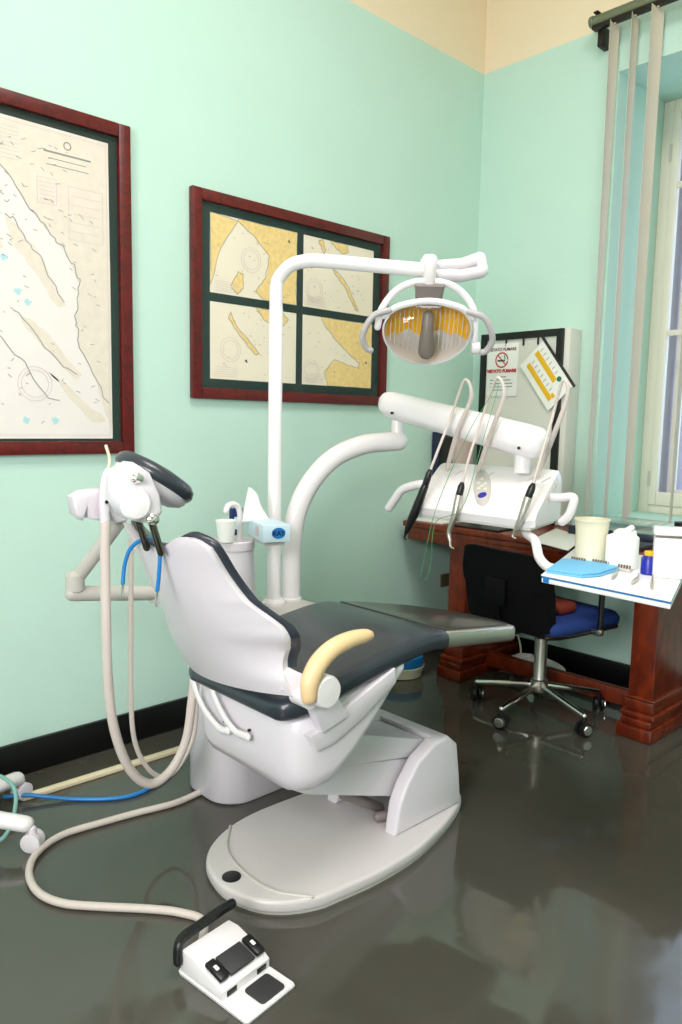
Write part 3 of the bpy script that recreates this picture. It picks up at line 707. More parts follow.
for i in range(5):
    bm = B(); y_ = 2.15+.025*i; x_ = HX1-.24*(y_-2.05); tube(bm, [Vector((x_-.002, y_, 1.02+.012*i)), Vector((x_-.0045, y_+.01, 1.045+.012*i))], .003, 8, smooth=0); obj('side_vent', bm, 'grey', cb)
bm = B(); prism(bm, [(HX0+.02, 2.06), (HX1-.02, 2.06), (HX1-.08, 2.30), (HX0-.04, 2.30)], 'Z', .938, .952, .004); obj('underside_panel', bm, 'cab', cb)
bm = B(); tube(bm, [at(*q, Y=2.13) for q in ((422, 484), (412, 486), (402, 490), (395, 499), (389, 508))], .0165); obj('console_handle', bm, 'white', ic)
bm = B(); tube(bm, [at(*q, Y=2.20) for q in ((545, 497), (560, 498), (572, 497), (573.5, 503), (569, 515), (562, 522))], .0145); obj('console_handle', bm, 'white', ic)
# tray arm + tray
bm = B(); tube(bm, [(-1.38, 2.15, .942), at(526, 533, Y=2.10), at(535, 541, Y=2.04), at(539, 557, Y=1.99), at(548, 567, Y=1.95), at(562, 570, Y=1.95)], .0145); obj('tray_arm', bm, 'white', ic)

TZ = .86
tr = thing('instrument_tray', 'white instrument tray with blue liner beyond the console, right side', 'tray', tuple(at(610, 585, Z=TZ-.025)))
corn = [at(542, 574, Z=TZ), at(671, 600, Z=TZ), at(690, 560, Z=TZ), at(575, 548, Z=TZ)]
def quad(bm, z0, z1, grow=0, r=.003):
    c = sum(corn, Vector())/4; prism(bm, [tuple((p+(p-c).normalized()*grow).xy) for p in corn], 'Z', z0, z1, r)
bm = B(); quad(bm, TZ-.024, TZ-.010, .0); obj('tray_base', bm, 'tray', tr)
bm = B(); quad(bm, TZ-.010, TZ-.006, .001, 0); obj('blue_liner', bm, 'blue', tr, label='blue tray liner')
bm = B(); quad(bm, TZ-.006, TZ, .003); obj('tray_top', bm, 'tray', tr)
for q, r in (((663, 600), .02), ((546, 580), .008)):
    p = at(q[0], q[1], Z=TZ-.014); bm = B(); c = sum(corn, Vector())/4; dd = (corn[1]-corn[0]).normalized()
    box(bm, (-r, -.004, -.007), (r, .004, .007), .001, mtx=Matrix.Translation(p) @ Matrix.Rotation(math.atan2(dd.y, dd.x), 4, 'Z')); obj('corner_clip', bm, 'blue', tr)
# blue napkin lying on the tray
nk = [at(546, 573, Z=TZ), at(582, 578.5, Z=TZ), at(600, 577, Z=TZ), at(622, 570, Z=TZ), at(600, 563, Z=TZ), at(562, 562, Z=TZ)]
bm = B(); prism(bm, [tuple(p.xy) for p in nk], 'Z', TZ+.001, TZ+.006, .001); prism(bm, [tuple((p*.97+nk[5]*.03).xy) for p in nk[:5]]+[tuple(nk[5].xy)], 'Z', TZ+.006, TZ+.012, .002)
solid('paper_napkin', bm, 'skyb', 'light blue folded paper napkin on the left of the white tray', 'napkin')
def steel_tool(a, b, lab, nm='dental_probe'):
    t0 = at(*a, Z=TZ+.006); t1 = at(*b, Z=TZ+.006); d = (t1-t0)
    bm = B(); tube(bm, [tuple(t0)+(.003,), tuple(t0+d*.3)+(.005,), tuple(t0+d*.7)+(.005,), tuple(t1)+(.003,), tuple(t1+d*.12+Vector((0, 0, .008)))+(.0015,)], .004, 10); solid(nm, bm, 'steel', lab, 'dental tool')
steel_tool((612, 578), (617, 572), 'steel dental tool lying beside the blue napkin on the tray')
steel_tool((632, 583), (638, 577), 'steel dental tool in the middle of the white tray')
steel_tool((652, 588), (653, 578), 'steel dental tool nearest the right end of the tray')
# things standing at the back of the tray
def stand(px_, py_, prof, mt, nm, lab, cat, n=28):
    p = at(px_, py_, Z=TZ+.0005); bm = B(); lathe(bm, prof, (p.x, p.y, TZ+.0005), n=n); return p, bm
p, bm = stand(590, 562, [(.043, 0), (.046, .002), (.047, .095), (.049, .110), (.0505, .126), (.053, .129), (.053, .133), (.048, .133), (.044, .01), (0, .008)], 'jar', '', '', '')
solid('plastic_beaker', bm, 'jar', 'tall ivory plastic beaker with flared rim on the tray back edge', 'beaker')
p = at(621, 567, Z=TZ+.0005); jr = thing('lidded_jar', 'shorter white jar with a crumpled lid next to the ivory beaker', 'jar', tuple(p))
bm = B(); lathe(bm, [(.044, 0), (.046, .002), (.046, .088), (.044, .092), (.03, .098), (0, .099)], p); obj('jar_body', bm, 'paper', jr)
bm = B(); lathe(bm, [(.032, .095), (.030, .106), (.018, .112), (0, .113)], p+Vector((.004, .004, 0)), n=20)
for v in bm.verts: v.co += Vector((random.uniform(-.004, .004), random.uniform(-.004, .004), random.uniform(-.003, .003)))
tube(bm, [p+Vector((.01, .0, .108)), p+Vector((.02, .01, .118))], .009); obj('jar_lid', bm, 'white', jr)
p = at(648, 574, Z=TZ+.0005); bm = B(); bo = thing('blue_bottle', 'small cobalt blue bottle between the white jar and the white dispenser', 'bottle', tuple(p))
lathe(bm, [(.019, 0), (.021, .002), (.021, .045), (.018, .05), (.012, .053), (0, .054)], p); obj('bottle_body', bm, 'cobalt', bo)
bm = B(); lathe(bm, [(.012, .052), (.013, .054), (.013, .065), (0, .067)], p); obj('bottle_cap', bm, 'yellow', bo)
p = at(670, 577, Z=TZ+.0005); dp = thing('tissue_dispenser', 'white boxy dispenser with a brown band at the right end of the tray', 'dispenser', tuple(p))
mm = Matrix.Translation(p) @ Matrix.Rotation(.5, 4, 'Z')
bm = B(); box(bm, (-.047, -.03, 0), (.047, .03, .112), .004, mtx=mm); obj('dispenser_body', bm, 'tray', dp)
bm = B(); box(bm, (-.051, -.034, .118), (.051, .034, .138), .005, mtx=mm); obj('dispenser_lid', bm, 'tray', dp)
bm = B(); box(bm, (-.045, -.028, .112), (.045, .028, .118), 0, mtx=mm); obj('band', bm, 'taupe', dp)
for (a, b, lab) in (((578, 563.5), 6, 'brown bur brush block left of the ivory beaker'), ((602, 566.5), 8, 'brown bur brush block in front of the ivory beaker'), ((624, 571), 5, 'brown bur brush block in front of the white lidded jar')):
    p = at(*a, Z=TZ+.0005); d = (corn[1]-corn[0]).normalized(); bb = thing('bur_block', lab, 'bur holder', tuple(p), 'bur blocks on the tray')
    mm = Matrix.Translation(p) @ Matrix.Rotation(math.atan2(d.y, d.x), 4, 'Z')
    bm = B(); box(bm, (-b*.0045, -.008, 0), (b*.0045, .008, .008), .002, mtx=mm); obj('block', bm, 'grey', bb)
    bm = B()
    for k in range(b):
        x = (k-(b-1)/2)*.0085; tube(bm, [mm @ Vector((x, 0, .008)), mm @ Vector((x, 0, .018))], .0028, 6, smooth=0, round_end=False)
    obj('burs', bm, 'brush', bb)

# handpieces
def handpiece(lab, whip, body, bodymat, tipmat, Yb, collar=True):
    p = [at(*q[:2], Y=q[2]) for q in whip]; bpts = [at(*q[:2], Y=q[2]) for q in body]
    hd = thing('dental_handpiece', lab, 'dental handpiece', tuple(bpts[0]), 'handpieces on the console')
    bm = B(); tube(bm, [tuple(a)+(q[3],) for a, q in zip(p, whip)], .006, 10, 5); obj('whip_hose', bm, 'hosec', hd)
    a, b = bpts[0], bpts[1]
    bm = B(); tube(bm, [tuple(a)+(.0085,), tuple(a+(b-a)*.2)+(.0115,), tuple(b)+(.0125,)], .011, smooth=0); obj('collar', bm, 'black', hd)
    bm = B(); tube(bm, [tuple(q)+(body[i+1][3],) for i, q in enumerate(bpts[1:])], .01, 12, 4); g = obj('grip', bm, bodymat, hd)
    e = bpts[-1]; d = (bpts[-1]-bpts[-2]).normalized()
    bm = B(); tube(bm, [tuple(e)+(.0045,), tuple(e+d*.018)+(.0035,), tuple(e+d*.022+Vector((.012, 0, -.002)))+(.003,)], .004, 8); obj('tip', bm, tipmat, hd)
handpiece('black dental handpiece hanging at the left end of the console', [(447, 469, 2.19, .0085), (458, 430, 2.12, .0085), (470, 402, 2.11, .0075), (470.5, 387, 2.10, .006), (464, 381, 2.09, .005), (452, 414, 2.1, .0048), (440, 445, 2.06, .0048), (430, 471, 2.035, .0048)],
          [(430, 471, 2.035, .01), (425, 486, 2.03, .0135), (415, 512, 2.02, .0165), (409, 525, 2.015, .0125), (406, 533, 2.012, .007)], 'black', 'darkm', 2.0)
handpiece('silver angled dental handpiece hanging left of the console control panel', [(478, 471, 2.19, .0085), (492, 430, 2.11, .0085), (503, 400, 2.10, .0075), (503, 385, 2.095, .006), (496, 379, 2.09, .005), (484, 412, 2.1, .0048), (472, 448, 2.06, .0048), (462, 484, 2.035, .0048)],
          [(462, 484, 2.035, .01), (459, 496, 2.03, .0135), (455, 515, 2.02, .0125), (449, 532, 2.015, .008), (450, 541, 2.012, .0055)], 'steel', 'steel', 2.0)
handpiece('silver straight dental handpiece hanging at the right end of the console', [(537, 477, 2.18, .0085), (553, 437, 2.11, .0085), (565, 405, 2.10, .0075), (568, 387, 2.095, .006), (562, 382, 2.09, .005), (553, 415, 2.1, .005), (543, 450, 2.06, .005), (533, 485, 2.035, .005)],
          [(533, 485, 2.035, .01), (528, 498, 2.03, .0135), (521, 518, 2.02, .0105), (515, 531, 2.015, .006)], 'steel', 'steel', 2.0)
# green cord looped over the middle whip
bm = B(); tube(bm, [at(*q) if False else at(q[0], q[1], Y=q[2]) for q in ((421, 578, 1.985), (427, 545, 1.985), (434, 515, 1.985), (448, 478, 1.99), (470, 430, 2.03), (488, 400, 2.065), (496, 384, 2.075), (497, 392, 2.07), (480, 450, 2.01), (462, 508, 1.985), (436, 522, 1.985), (431, 560, 1.985), (428, 576, 1.985), (424.5, 580, 1.985))], .0011, 6, 6, closed=True)
solid('green_cord', bm, 'greencord', 'thin green cord looped over the middle whip hose and dangling below console', 'cord')

# ================================================================== SUCTION ARM
su = thing('suction_arm', 'warm grey jointed suction arm with hose holder behind the headrest', 'suction arm', (-2.1, 1.35, .70))
XA = -2.1
bm = B(); tube(bm, [at(72, 593.5, X=XA), (XA, 1.40, at(150, 594, X=XA).z-.03)], .0225, 18, smooth=0); lathe(bm, [(.030, -.03), (.032, 0), (.03, .03)], (XA, 1.20, at(140, 595, X=XA).z)); obj('lower_arm', bm, 'grey', su)
bm = B(); c = at(75, 580, X=XA); lathe(bm, [(.022, -.035), (.027, -.03), (.027, .015), (.022, .02), (.016, .026), (0, .028)], c); obj('elbow', bm, 'grey', su)
bm = B(); tube(bm, [at(78, 577, X=XA), at(119, 522, X=XA+.12)], .0205, 18, smooth=0); obj('upper_arm', bm, 'grey', su)
bm = B(); XB = -1.93
hb = [yz(*q, XB) for q in ((73, 497), (84, 491), (110, 488), (126, 494), (130, 505), (128, 521), (116, 524), (110, 514), (103, 521), (90, 519), (88, 508), (84, 521), (76, 515))]
prism(bm, hb, 'X', XB-.05, XB, .008, 2); obj('holder_block', bm, 'shell', su, sharp=60)
bm = B(); tube(bm, [tuple(at(*q[:2], X=XB+.018))+(q[2],) for q in ((105, 525, .013), (104, 505, .014), (104, 490, .012), (105, 478, .010), (108, 471, .009))], .012); sv = obj('suction_valve', bm, 'shell', su)
bm = B(); tube(bm, [at(*q, X=XB+.018) for q in ((106, 476), (109.5, 464), (109, 456), (106, 446))], .0042); obj('cannula', bm, 'jar', sv)
bm = B()
lathe(bm, [(.005, 0), (.005, .003), (0, .004)], at(106.5, 502, X=XB+.032), (1, 0, 0), 12); obj('valve_button', bm, 'darkm', sv)
bm = B(); tube(bm, [at(*q, X=XB+.018) for q in ((105, 520), (105, 560), (106, 620), (108, 680), (114, 728), (129, 768), (150, 784), (171, 770), (186, 740), (192, 700), (196, 660))], .0135); obj('suction_hose', bm, 'hosec', su)
bm = B(); tube(bm, [at(*q, X=XB-.07) for q in ((131, 530), (131, 600), (131, 690), (134, 738), (146, 766), (162, 777), (178, 768), (194, 735), (197, 690), (200, 660))], .0072); obj('saliva_hose', bm, 'hosec', su)

# ================================================================== FOOT PEDAL and hose
fp = thing('foot_control', 'white foot control pedal with black guard bar on the floor in front', 'foot pedal', (-1.33, 1.0, 0))
a0 = at(190, 963, Z=.03); b0 = at(258, 908, Z=.03); a1 = at(248, 1019, Z=.01); b1 = at(296, 988, Z=.01)
um = ((b1-a1)+(b0-a0)*.55); um.z = 0; um.normalize(); vm = Vector((um.y, -um.x, 0))   # um: across, vm: towards the toe plate
if vm.dot(a1-a0) < 0: vm = -vm
cm = (a1+b1)/2; cm.z = 0; LN = .235
mm = Matrix((um, -vm, Vector((0, 0, 1)))).transposed().to_4x4(); mm.translation = cm   # local y: 0 toe end .. LN heel end
def T(b): bmesh.ops.transform(b, matrix=mm, verts=b.verts); return b
b_ = B(); loft(b_, [[(x, y, z_) for x, y in rrect_] for z_, rrect_ in ((0.001, [(a*.98, LN/2+c*.98) for a, c in rrect(.075, LN/2, .008, 3)]), (.008, [(a, LN/2+c) for a, c in rrect(.075, LN/2, .008, 3)]), (.012, [(a*.97, LN/2+c*.985) for a, c in rrect(.075, LN/2, .008, 3)]))]); obj('toe_plate', T(b_), 'white', fp)
b_ = B(); prism(b_, [(.082, .010), (.082, .034), (.10, .044), (.19, .066), (.222, .064), (.228, .010)], 'X', -.073, .073, .005, 2); ph = obj('pedal_housing', T(b_), 'white', fp)
b_ = B(); prism(b_, [(-.022+.037+x, .040+y) for x, y in rrect(.036, .031, .009, 4)], 'Z', .011, .017, .002); obj('toe_pad', T(b_), 'rubber', fp)
tilt = Matrix.Translation((0, .105, .049)) @ Matrix.Rotation(math.radians(14), 4, 'X')
b_ = B(); box(b_, (-.037, -.012, -.002), (.037, .045, .006), .003, 2, mtx=tilt); obj('rocker_pad', T(b_), 'rubber', fp)
for s in (-1, 1):
    b_ = B(); box(b_, (s*.055-.013, -.012, -.002), (s*.055+.013, .045, .010), .004, 2, mtx=tilt); pb = obj('pedal_button', T(b_), 'black', fp)
    b_ = B(); box(b_, (s*.055-.005, .012, .0095), (s*.055+.004, .026, .0115), .001, 1, mtx=tilt); obj('button_mark', T(b_), 'paper', pb)
    b_ = B(); box(b_, (s*.045-.014, .080, .016), (s*.045+.014, .084, .029), .001); obj('front_slot', T(b_), 'black', fp)
b_ = B(); tube(b_, [(-.082, .224, .040), (-.081, .226, .056), (-.074, .230, .076), (-.055, .235, .083), (0, .237, .085), (.06, .240, .086), (.098, .242, .084)], .012, 10, flat=(vm, .75)); obj('guard_bar', T(b_), 'black', fp, label='black guard bar')
bm = B(); hz = .0115
tube(bm, [mm @ Vector((.0, .222, .028)), mm @ Vector((.004, .243, .024))]+[at(*q, Z=hz) for q in ((203, 921), (180, 912.5), (150, 909), (100, 906.5), (62, 903), (38, 892), (29, 873), (37, 853), (62, 835), (100, 823), (140, 812), (175, 803), (205, 790))], .0105, 14); solid('pedal_hose', bm, 'hosec', 'beige pedal hose curling over the floor to the foot control', 'hose')

# ================================================================== floor things on the left
bm = B(); a = at(22, 800.5, Z=.0); b = Vector((-2.12, 1.62, 0)); b = at(196, 746, Z=0)
d = (b-a).normalized(); nn = Vector((-d.y, d.x, 0))*.0145
prism(bm, [tuple((a+nn).xy), tuple((b+nn).xy), tuple((b-nn).xy), tuple((a-nn).xy)], 'Z', .001, .016, .003); solid('cable_duct', bm, 'trunk', 'straight cream cable duct lying on the floor along the left wall', 'cable duct')
bm = B(); tube(bm, [at(q[0], q[1], Z=q[2]) for q in ((4, 797, .026), (26, 795, .026), (48, 797, .016), (72, 799, .0075), (105, 799, .0075), (130, 796, .0075), (150, 788, .0075), (168, 776, .0075), (181, 762, .0075))], .0068, 10)
for v in bm.verts:
    pass
bh = solid('air_hose', bm, 'blue', 'blue air hose on the floor running beside the cream duct', 'hose')
stc = Vector((-2.33, .60, 0))
sl = thing('rolling_stool', 'white five-legged rolling stool base cut off by the left edge', 'stool', tuple(stc))
ca = [at(33, 850, Z=.0), at(22, 799, Z=.0)]
base_ang = math.atan2(ca[0].y-stc.y, ca[0].x-stc.x)
a2 = math.atan2(ca[1].y-stc.y, ca[1].x-stc.x)
angs = [base_ang, a2]+[base_ang-2*math.pi*k/5 for k in (1, 2, 3)]
for an, rr in zip(angs, ((ca[0]-stc).length, (ca[1]-stc).length, .3, .3, .3)):
    dv = Vector((math.cos(an), math.sin(an), 0)); tip = stc+dv*rr
    bm = B(); tube(bm, [tuple(stc+Vector((0, 0, .115)))+(.028,), tuple(tip-dv*.02+Vector((0, 0, .080)))+(.0265,)], .025, smooth=0, flat=(Vector((0, 0, 1)), .85)); lg_ = obj('leg', bm, 'white', sl)
    bm = B(); cn = Vector((-dv.y, dv.x, 0))
    for s in (-1, 1): lathe(bm, [(.02, -.010), (.029, -.007), (.029, .007), (.02, .010), (0, .011)], tip+cn*s*.013+Vector((0, 0, .0295)), cn, 20)
    tube(bm, [tip+Vector((0, 0, .03)), tip+Vector((0, 0, .066))], .012, smooth=0); obj('caster', bm, 'shell', lg_)
bm = B(); lathe(bm, [(.035, .09), (.04, .10), (.04, .15), (.026, .16), (.026, .30), (0, .30)], stc); obj('hub', bm, 'white', sl)
bm = B(); tube(bm, [at(*q[:2], Z=q[2]) for q in ((-12, 845, .03), (3, 838, .05), (12, 822, .09), (16, 800, .12), (13, 786, .15), (2, 777, .16), (-12, 774, .15))], .0062, 10); solid('teal_tubing', bm, 'teal', 'loop of teal tubing hanging over the white rolling stool legs', 'tubing')

# ================================================================== DESK
dk = thing('desk', 'cherry wood desk with carved trestle legs under the window', 'desk', (-1.85, 3.2, 0))
DX0, DX1, DY0, DY1 = -2.60, -1.10, 2.90, 3.48
bm = B(); box(bm, (DX0, DY0, .742), (DX1, DY1, .772), .006, 3); obj('desk_top', bm, 'desk', dk)
bm = B(); box(bm, (DX0+.03, DY0+.012, .675), (DX1-.03, DY0+.04, .742), .004); box(bm, (DX0+.03, DY0+.008, .715), (DX1-.03, DY0+.02, .742), .004); obj('apron', bm, 'desk', dk)
def trestle(xc):
    b = B()
    box(b, (xc-.052, 2.965, .15), (xc+.052, 3.40, .742), .004)
    o = obj('trestle_leg', b, 'desk', dk)
    b = B()
    for z0, z1, g, yo in ((0, .055, .075, .045), (.055, .085, .064, .035), (.085, .11, .072, .025), (.11, .16, .060, .012), (.16, .172, .066, .014)):
        box(b, (xc-g, 2.965-yo, z0+.0005), (xc+g, 3.40+min(yo, .06), z1), .006)
    obj('carved_foot', b, 'desk', o)
trestle(-1.325); trestle(-2.285)
bm = B(); box(bm, (-2.24, 3.145, .04), (-1.36, 3.185, .115), .006); obj('stretcher', bm, 'desk', dk)

# ---- things on the desk
def card(name, pts, z0, z1, mt, lab, cat): b = B(); prism(b, pts, 'Z', z0, z1, .0008); return solid(name, b, mt, lab, cat)
p = [at(*q, Z=.7735).xy for q in ((538, 541), (572, 551), (582, 541), (560, 533))]
card('newspaper', [tuple(at(*q, Z=.7735).xy) for q in ((530, 541), (568, 551), (585, 538), (556, 529))], .7735, .777, 'cab', 'pale folded sheet on the desk right of the console', 'paper')
card('notepad', [(-2.56, 2.93), (-2.36, 2.93), (-2.36, 3.13), (-2.56, 3.13)], .773, .782, 'chart', 'cream notepad on the left front corner of the desk', 'notepad')
card('magazine', [(-2.30, 2.92), (-2.03, 2.93), (-2.04, 3.14), (-2.31, 3.13)], .773, .781, 'black', 'dark magazine lying on the desk behind the console', 'magazine')
# medicine cabinet / board
cb2 = thing('display_cabinet', 'tall pale cabinet with black framed door against the window wall', 'cabinet', (-2.24, 3.44, .773))
CX0, CX1, CZ0, CZ1, CY0, CY1 = -2.497, -1.978, .7735, 1.745, 3.375, 3.495
bm = B(); box(bm, (CX0, CY0+.012, CZ0), (CX1, CY1, CZ1), .003); obj('cabinet_body', bm, 'cab', cb2)
bm = B(); w = .036
box(bm, (CX0, CY0-.006, CZ0+.002), (CX0+w, CY0+.013, CZ1), .002); box(bm, (CX1-w-.03, CY0-.006, CZ0+.002), (CX1-.03, CY0+.013, CZ1), .002)
box(bm, (CX0+w, CY0-.006, CZ1-w), (CX1-w-.03, CY0+.013, CZ1), .002); box(bm, (CX0+w, CY0-.006, CZ0+.002), (CX1-w-.03, CY0+.013, CZ0+w), .002); dr = obj('door_frame', bm, 'black', cb2)
bm = B(); box(bm, (CX0+w-.002, CY0+.004, CZ0+w-.002), (CX1-w-.028, CY0+.0135, CZ1-w+.002)); obj('door_panel', bm, 'cab', dr)
bm = B()
for q in (-2.43, -2.34, -2.235, -2.15): box(bm, (q-.004, CY0-.003, CZ1-w-.035), (q+.004, CY0+.004, CZ1-w), .001)
obj('hanging_clips', bm, 'darkm', dr)
# no smoking sign
sg = thing('no_smoking_sign', 'white no smoking notice with red ring on the pale cabinet door', 'sign', (-2.35, CY0, 1.45))
sy = CY0-.001; SX0, SX1, SZ0, SZ1 = -2.452, -2.262, 1.42, 1.69
bm = B(); box(bm, (SX0, sy-.002, SZ0), (SX1, sy+.0045, SZ1), .001); obj('sign_plate', bm, 'paper', sg)
sc_ = ((SX0+SX1)/2-.003); fy = sy-.0026
text('top_lettering', 'VIETATO FUMARE', .0215, 'darkred', sg, (sc_, fy, 1.660), (1, 0, 0), (0, 0, 1), bold=.0006)
text('bottom_lettering', 'VIETATO FUMARE', .0225, 'red', sg, (sc_, fy, 1.549), (1, 0, 0), (0, 0, 1), bold=.0016)
bm = B(); c0 = Vector((sc_, fy-.0005, 1.606)); N = 40; R_, w_ = .037, .007
tube(bm, [c0+Vector((R_*math.cos(2*math.pi*i/N), 0, R_*math.sin(2*math.pi*i/N))) for i in range(N)], w_/2, 6, 1, flat=(Vector((0, 1, 0)), .15), closed=True)
tube(bm, [c0+Vector((-R_*.7, 0, R_*.7)), c0+Vector((R_*.7, 0, -R_*.7))], w_/2, 6, 0, flat=(Vector((0, 1, 0)), .15)); obj('prohibition_ring', bm, 'red', sg)
bm = B(); box(bm, c0+Vector((-.026, -.0008, -.007)), c0+Vector((.012, .0003, .001))); box(bm, c0+Vector((.014, -.0008, -.007)), c0+Vector((.020, .0003, .001)))
tube(bm, [c0+Vector((.017, 0, .004)), c0+Vector((.021, 0, .012)), c0+Vector((.014, 0, .018)), c0+Vector((.018, 0, .024))], .0022, 6, 4, flat=(Vector((0, 1, 0)), .2)); obj('cigarette_symbol', bm, 'darkink', sg)
bm = B()
for k, (a, b) in enumerate(((-.03, .03), (-.07, .06), (-.07, .07), (-.07, .07), (-.07, .03))): box(bm, (sc_+a, fy-.0004, 1.517-k*.017), (sc_+b, fy+.0008, 1.5215-k*.017))
obj('small_print', bm, 'ink', sg)
# tilted chart card
cc = [at(544, 339.5, Y=CY0-.010), at(583.5, 384.5, Y=CY0-.010), at(548, 411, Y=CY0-.010), at(520, 366, Y=CY0-.010)]
cd = thing('schedule_card', 'tilted white card with yellow columns hanging on the cabinet', 'card', tuple(sum(cc, Vector())/4))
o_ = cc[3]; U = (cc[0]-cc[3]); V = (cc[2]-cc[3])
def cp(a, b, o=0): return o_+U*a+V*b+Vector((0, -o, 0))
def cquad(bm, a0, a1, b0, b1, o0, o1): loft(bm, [[cp(a0, b0, o), cp(a1, b0, o), cp(a1, b1, o), cp(a0, b1, o)] for o in (o0, o1)])
bm = B(); cquad(bm, 0, 1, 0, 1, -.003, .0); obj('card_sheet', bm, 'paper', cd)
bm = B(); cquad(bm, .965, 1.03, -.06, 1.03, -.006, .002); obj('binding_edge', bm, 'darkink', cd)
bm = B(); cquad(bm, .16, .30, .10, .88, 0, .0012); cquad(bm, .55, .70, .06, .70, 0, .0012); cquad(bm, .31, .40, .82, .90, 0, .0012); obj('yellow_columns', bm, 'yellow', cd)
bm = B()
for k in range(7): cquad(bm, .33, .45, .14+k*.1, .15+k*.1, 0, .001)
for k in range(6): cquad(bm, .73, .85, .10+k*.1, .11+k*.1, 0, .001)
obj('table_lines', bm, 'ink', cd)
bm = B(); lathe(bm, [(.013, 0), (.013, .0015), (0, .0016)], cp(.76, .73), (0, -1, 0), 20); obj('green_dot', bm, 'green', cd)
# folders in the corner
bm = B(); box(bm, (-2.63, 3.15, .7735), (-2.58, 3.33, 1.225), .003); fo_ = solid('navy_folder', bm, 'navyp', 'dark navy folder standing in the desk corner by the left wall', 'folder')
bm = B(); box(bm, (-2.575, 3.15, .7735), (-2.55, 3.34, 1.20), .003); solid('black_folder', bm, 'black', 'black folder standing right of the navy folder in the corner', 'folder')
bm = B(); box(bm, (-2.545, 3.22, .7735), (-2.51, 3.36, 1.20), .003); solid('pink_folder', bm, 'pinkp', 'pale pink folder standing between black folder and cabinet', 'folder')
# items on the right of the desk
bx = thing('clear_lidded_box', 'clear lidded box with dark base on the desk below the window', 'box', (-1.62, 3.3, .773))
bm = B(); box(bm, (-1.80, 3.15, .7735), (-1.40, 3.42, .815), .006); obj('box_base', bm, mat('navy_grey_plastic', (30, 40, 58), .4), bx)
bm = B(); box(bm, (-1.80, 3.15, .8155), (-1.40, 3.42, .85), .006); obj('box_lid', bm, 'pane', bx)
p = at(682, 530, Y=3.05); bm = B(); am = thing('amber_jar', 'amber jar on the desk at the right edge of the view', 'jar', (p.x, p.y, .773))
lathe(bm, [(.04, 0), (.042, .003), (.042, .08), (.03, .095), (.025, .1), (0, .1)], (p.x, p.y, .7735)); obj('jar_body', bm, 'amber', am)
bm = B(); lathe(bm, [(.028, .098), (.030, .10), (.030, .125), (0, .127)], (p.x, p.y, .7735)); obj('jar_lid', bm, 'darkm', am)
bm = B(); box(bm, (-1.55, 2.95, .7735), (-1.36, 3.11, .79), .003); solid('open_book', bm, 'darkink', 'dark book lying on the desk behind the tray jars', 'book')

# ================================================================== OFFICE CHAIR
oc = Vector((-1.75, 2.89, 0))
of = thing('office_chair', 'black backed office chair with blue seat and chrome five-star base at the desk', 'office chair', tuple(oc))
for k in range(5):
    an = math.radians(198+72*k); dv = Vector((math.cos(an), math.sin(an), 0)); tip = oc+dv*.285
    bm = B(); tube(bm, [tuple(oc+dv*.02+Vector((0, 0, .125)))+(.016,), tuple(tip+Vector((0, 0, .085)))+(.012,)], .012, smooth=0); lg_ = obj('base_leg', bm, 'chrome', of)
    cn = Matrix.Rotation(.8+k, 3, 'Z') @ Vector((1, 0, 0)); wc = tip+Vector((0, 0, .031))
    bm = B()
    for s in (-1, 1): lathe(bm, [(.02, -.010), (.0295, -.007), (.0295, .007), (.022, .010), (0, .011)], wc+cn*s*.014, cn, 22)
    tube(bm, [tip+Vector((0, 0, .04)), tip+Vector((0, 0, .085))], .010, smooth=0); cs = obj('caster', bm, 'black', lg_)
    bm = B(); side = cn if (cn.dot(-fw) > 0) else -cn
    lathe(bm, [(.020, -.004), (.021, 0), (.019, .003), (0, .004)], wc+side*.026, side, 20); obj('caster_cap', bm, 'chrome', cs)
bm = B(); lathe(bm, [(.036, .10), (.038, .105), (.038, .15), (.030, .155), (.028, .16), (.028, .34), (.020, .345), (.020, .40), (0, .40)], oc); obj('gas_column', bm, 'steel', of)
RM = Matrix.Translation(oc) @ Matrix.Rotation(math.radians(-8), 4, 'Z')
def TR(b): bmesh.ops.transform(b, matrix=RM, verts=b.verts); return b
b_ = B(); box(b_, (-.12, -.13, .385), (.12, .13, .415), .01); box(b_, (-.03, -.20, .39), (.03, .05, .41), .006); obj('mechanism', TR(b_), 'black', of)
b_ = B(); loft(b_, [[(a, c_, z_) for a, c_ in rrect(.25*k, .232*k, .06, 6)] for z_, k in ((.412, .94), (.420, .985), (.432, 1), (.438, .99))]); obj('seat_pan', TR(b_), 'black', of)
b_ = B(); loft(b_, [[(a, c_+.0, z_) for a, c_ in rrect(.255*k, .238*k, .07, 6)] for z_, k in ((.430, .97), (.440, 1), (.462, 1.0), (.478, .96), (.484, .86), (.486, .5))]); obj('seat_cushion', TR(b_), 'bluefab', of, sharp=60)
for s in (-1, 1):
    b_ = B(); tube(b_, [(s*.215, -.23, .425), (s*.245, -.10, .425), (s*.245, .18, .425)], .010); obj('seat_trim', TR(b_), 'darkm', of)
def bk_(u, v, off):
    x = (u-.5)*2; z_ = .425+.335*v; w = .238*(1-.10*max(0, v-.75)/.25*abs(x)**4)*(1-.06*(1-v)); 
    zc = z_-.02*abs(x)**6*(1 if v > .5 else -1)
    return Vector((x*w, -.232-.05*v-.05*(1-x*x)*.6+off*(1), zc))
b_ = B(); slab(b_, lambda u, v: bk_(u, v, 0), lambda u, v: bk_(u, v, .022), 16, 16); bs = obj('back_shell', TR(b_), 'blackfab', of, sharp=60)
b_ = B(); slab(b_, lambda u, v: bk_(u, .03+.94*v, .02), lambda u, v: bk_(u, .03+.94*v, .045+.015*(1-max(abs(2*u-1), abs(2*v-1))**4)), 16, 16); obj('back_cushion', TR(b_), 'blackfab', of, sharp=60)
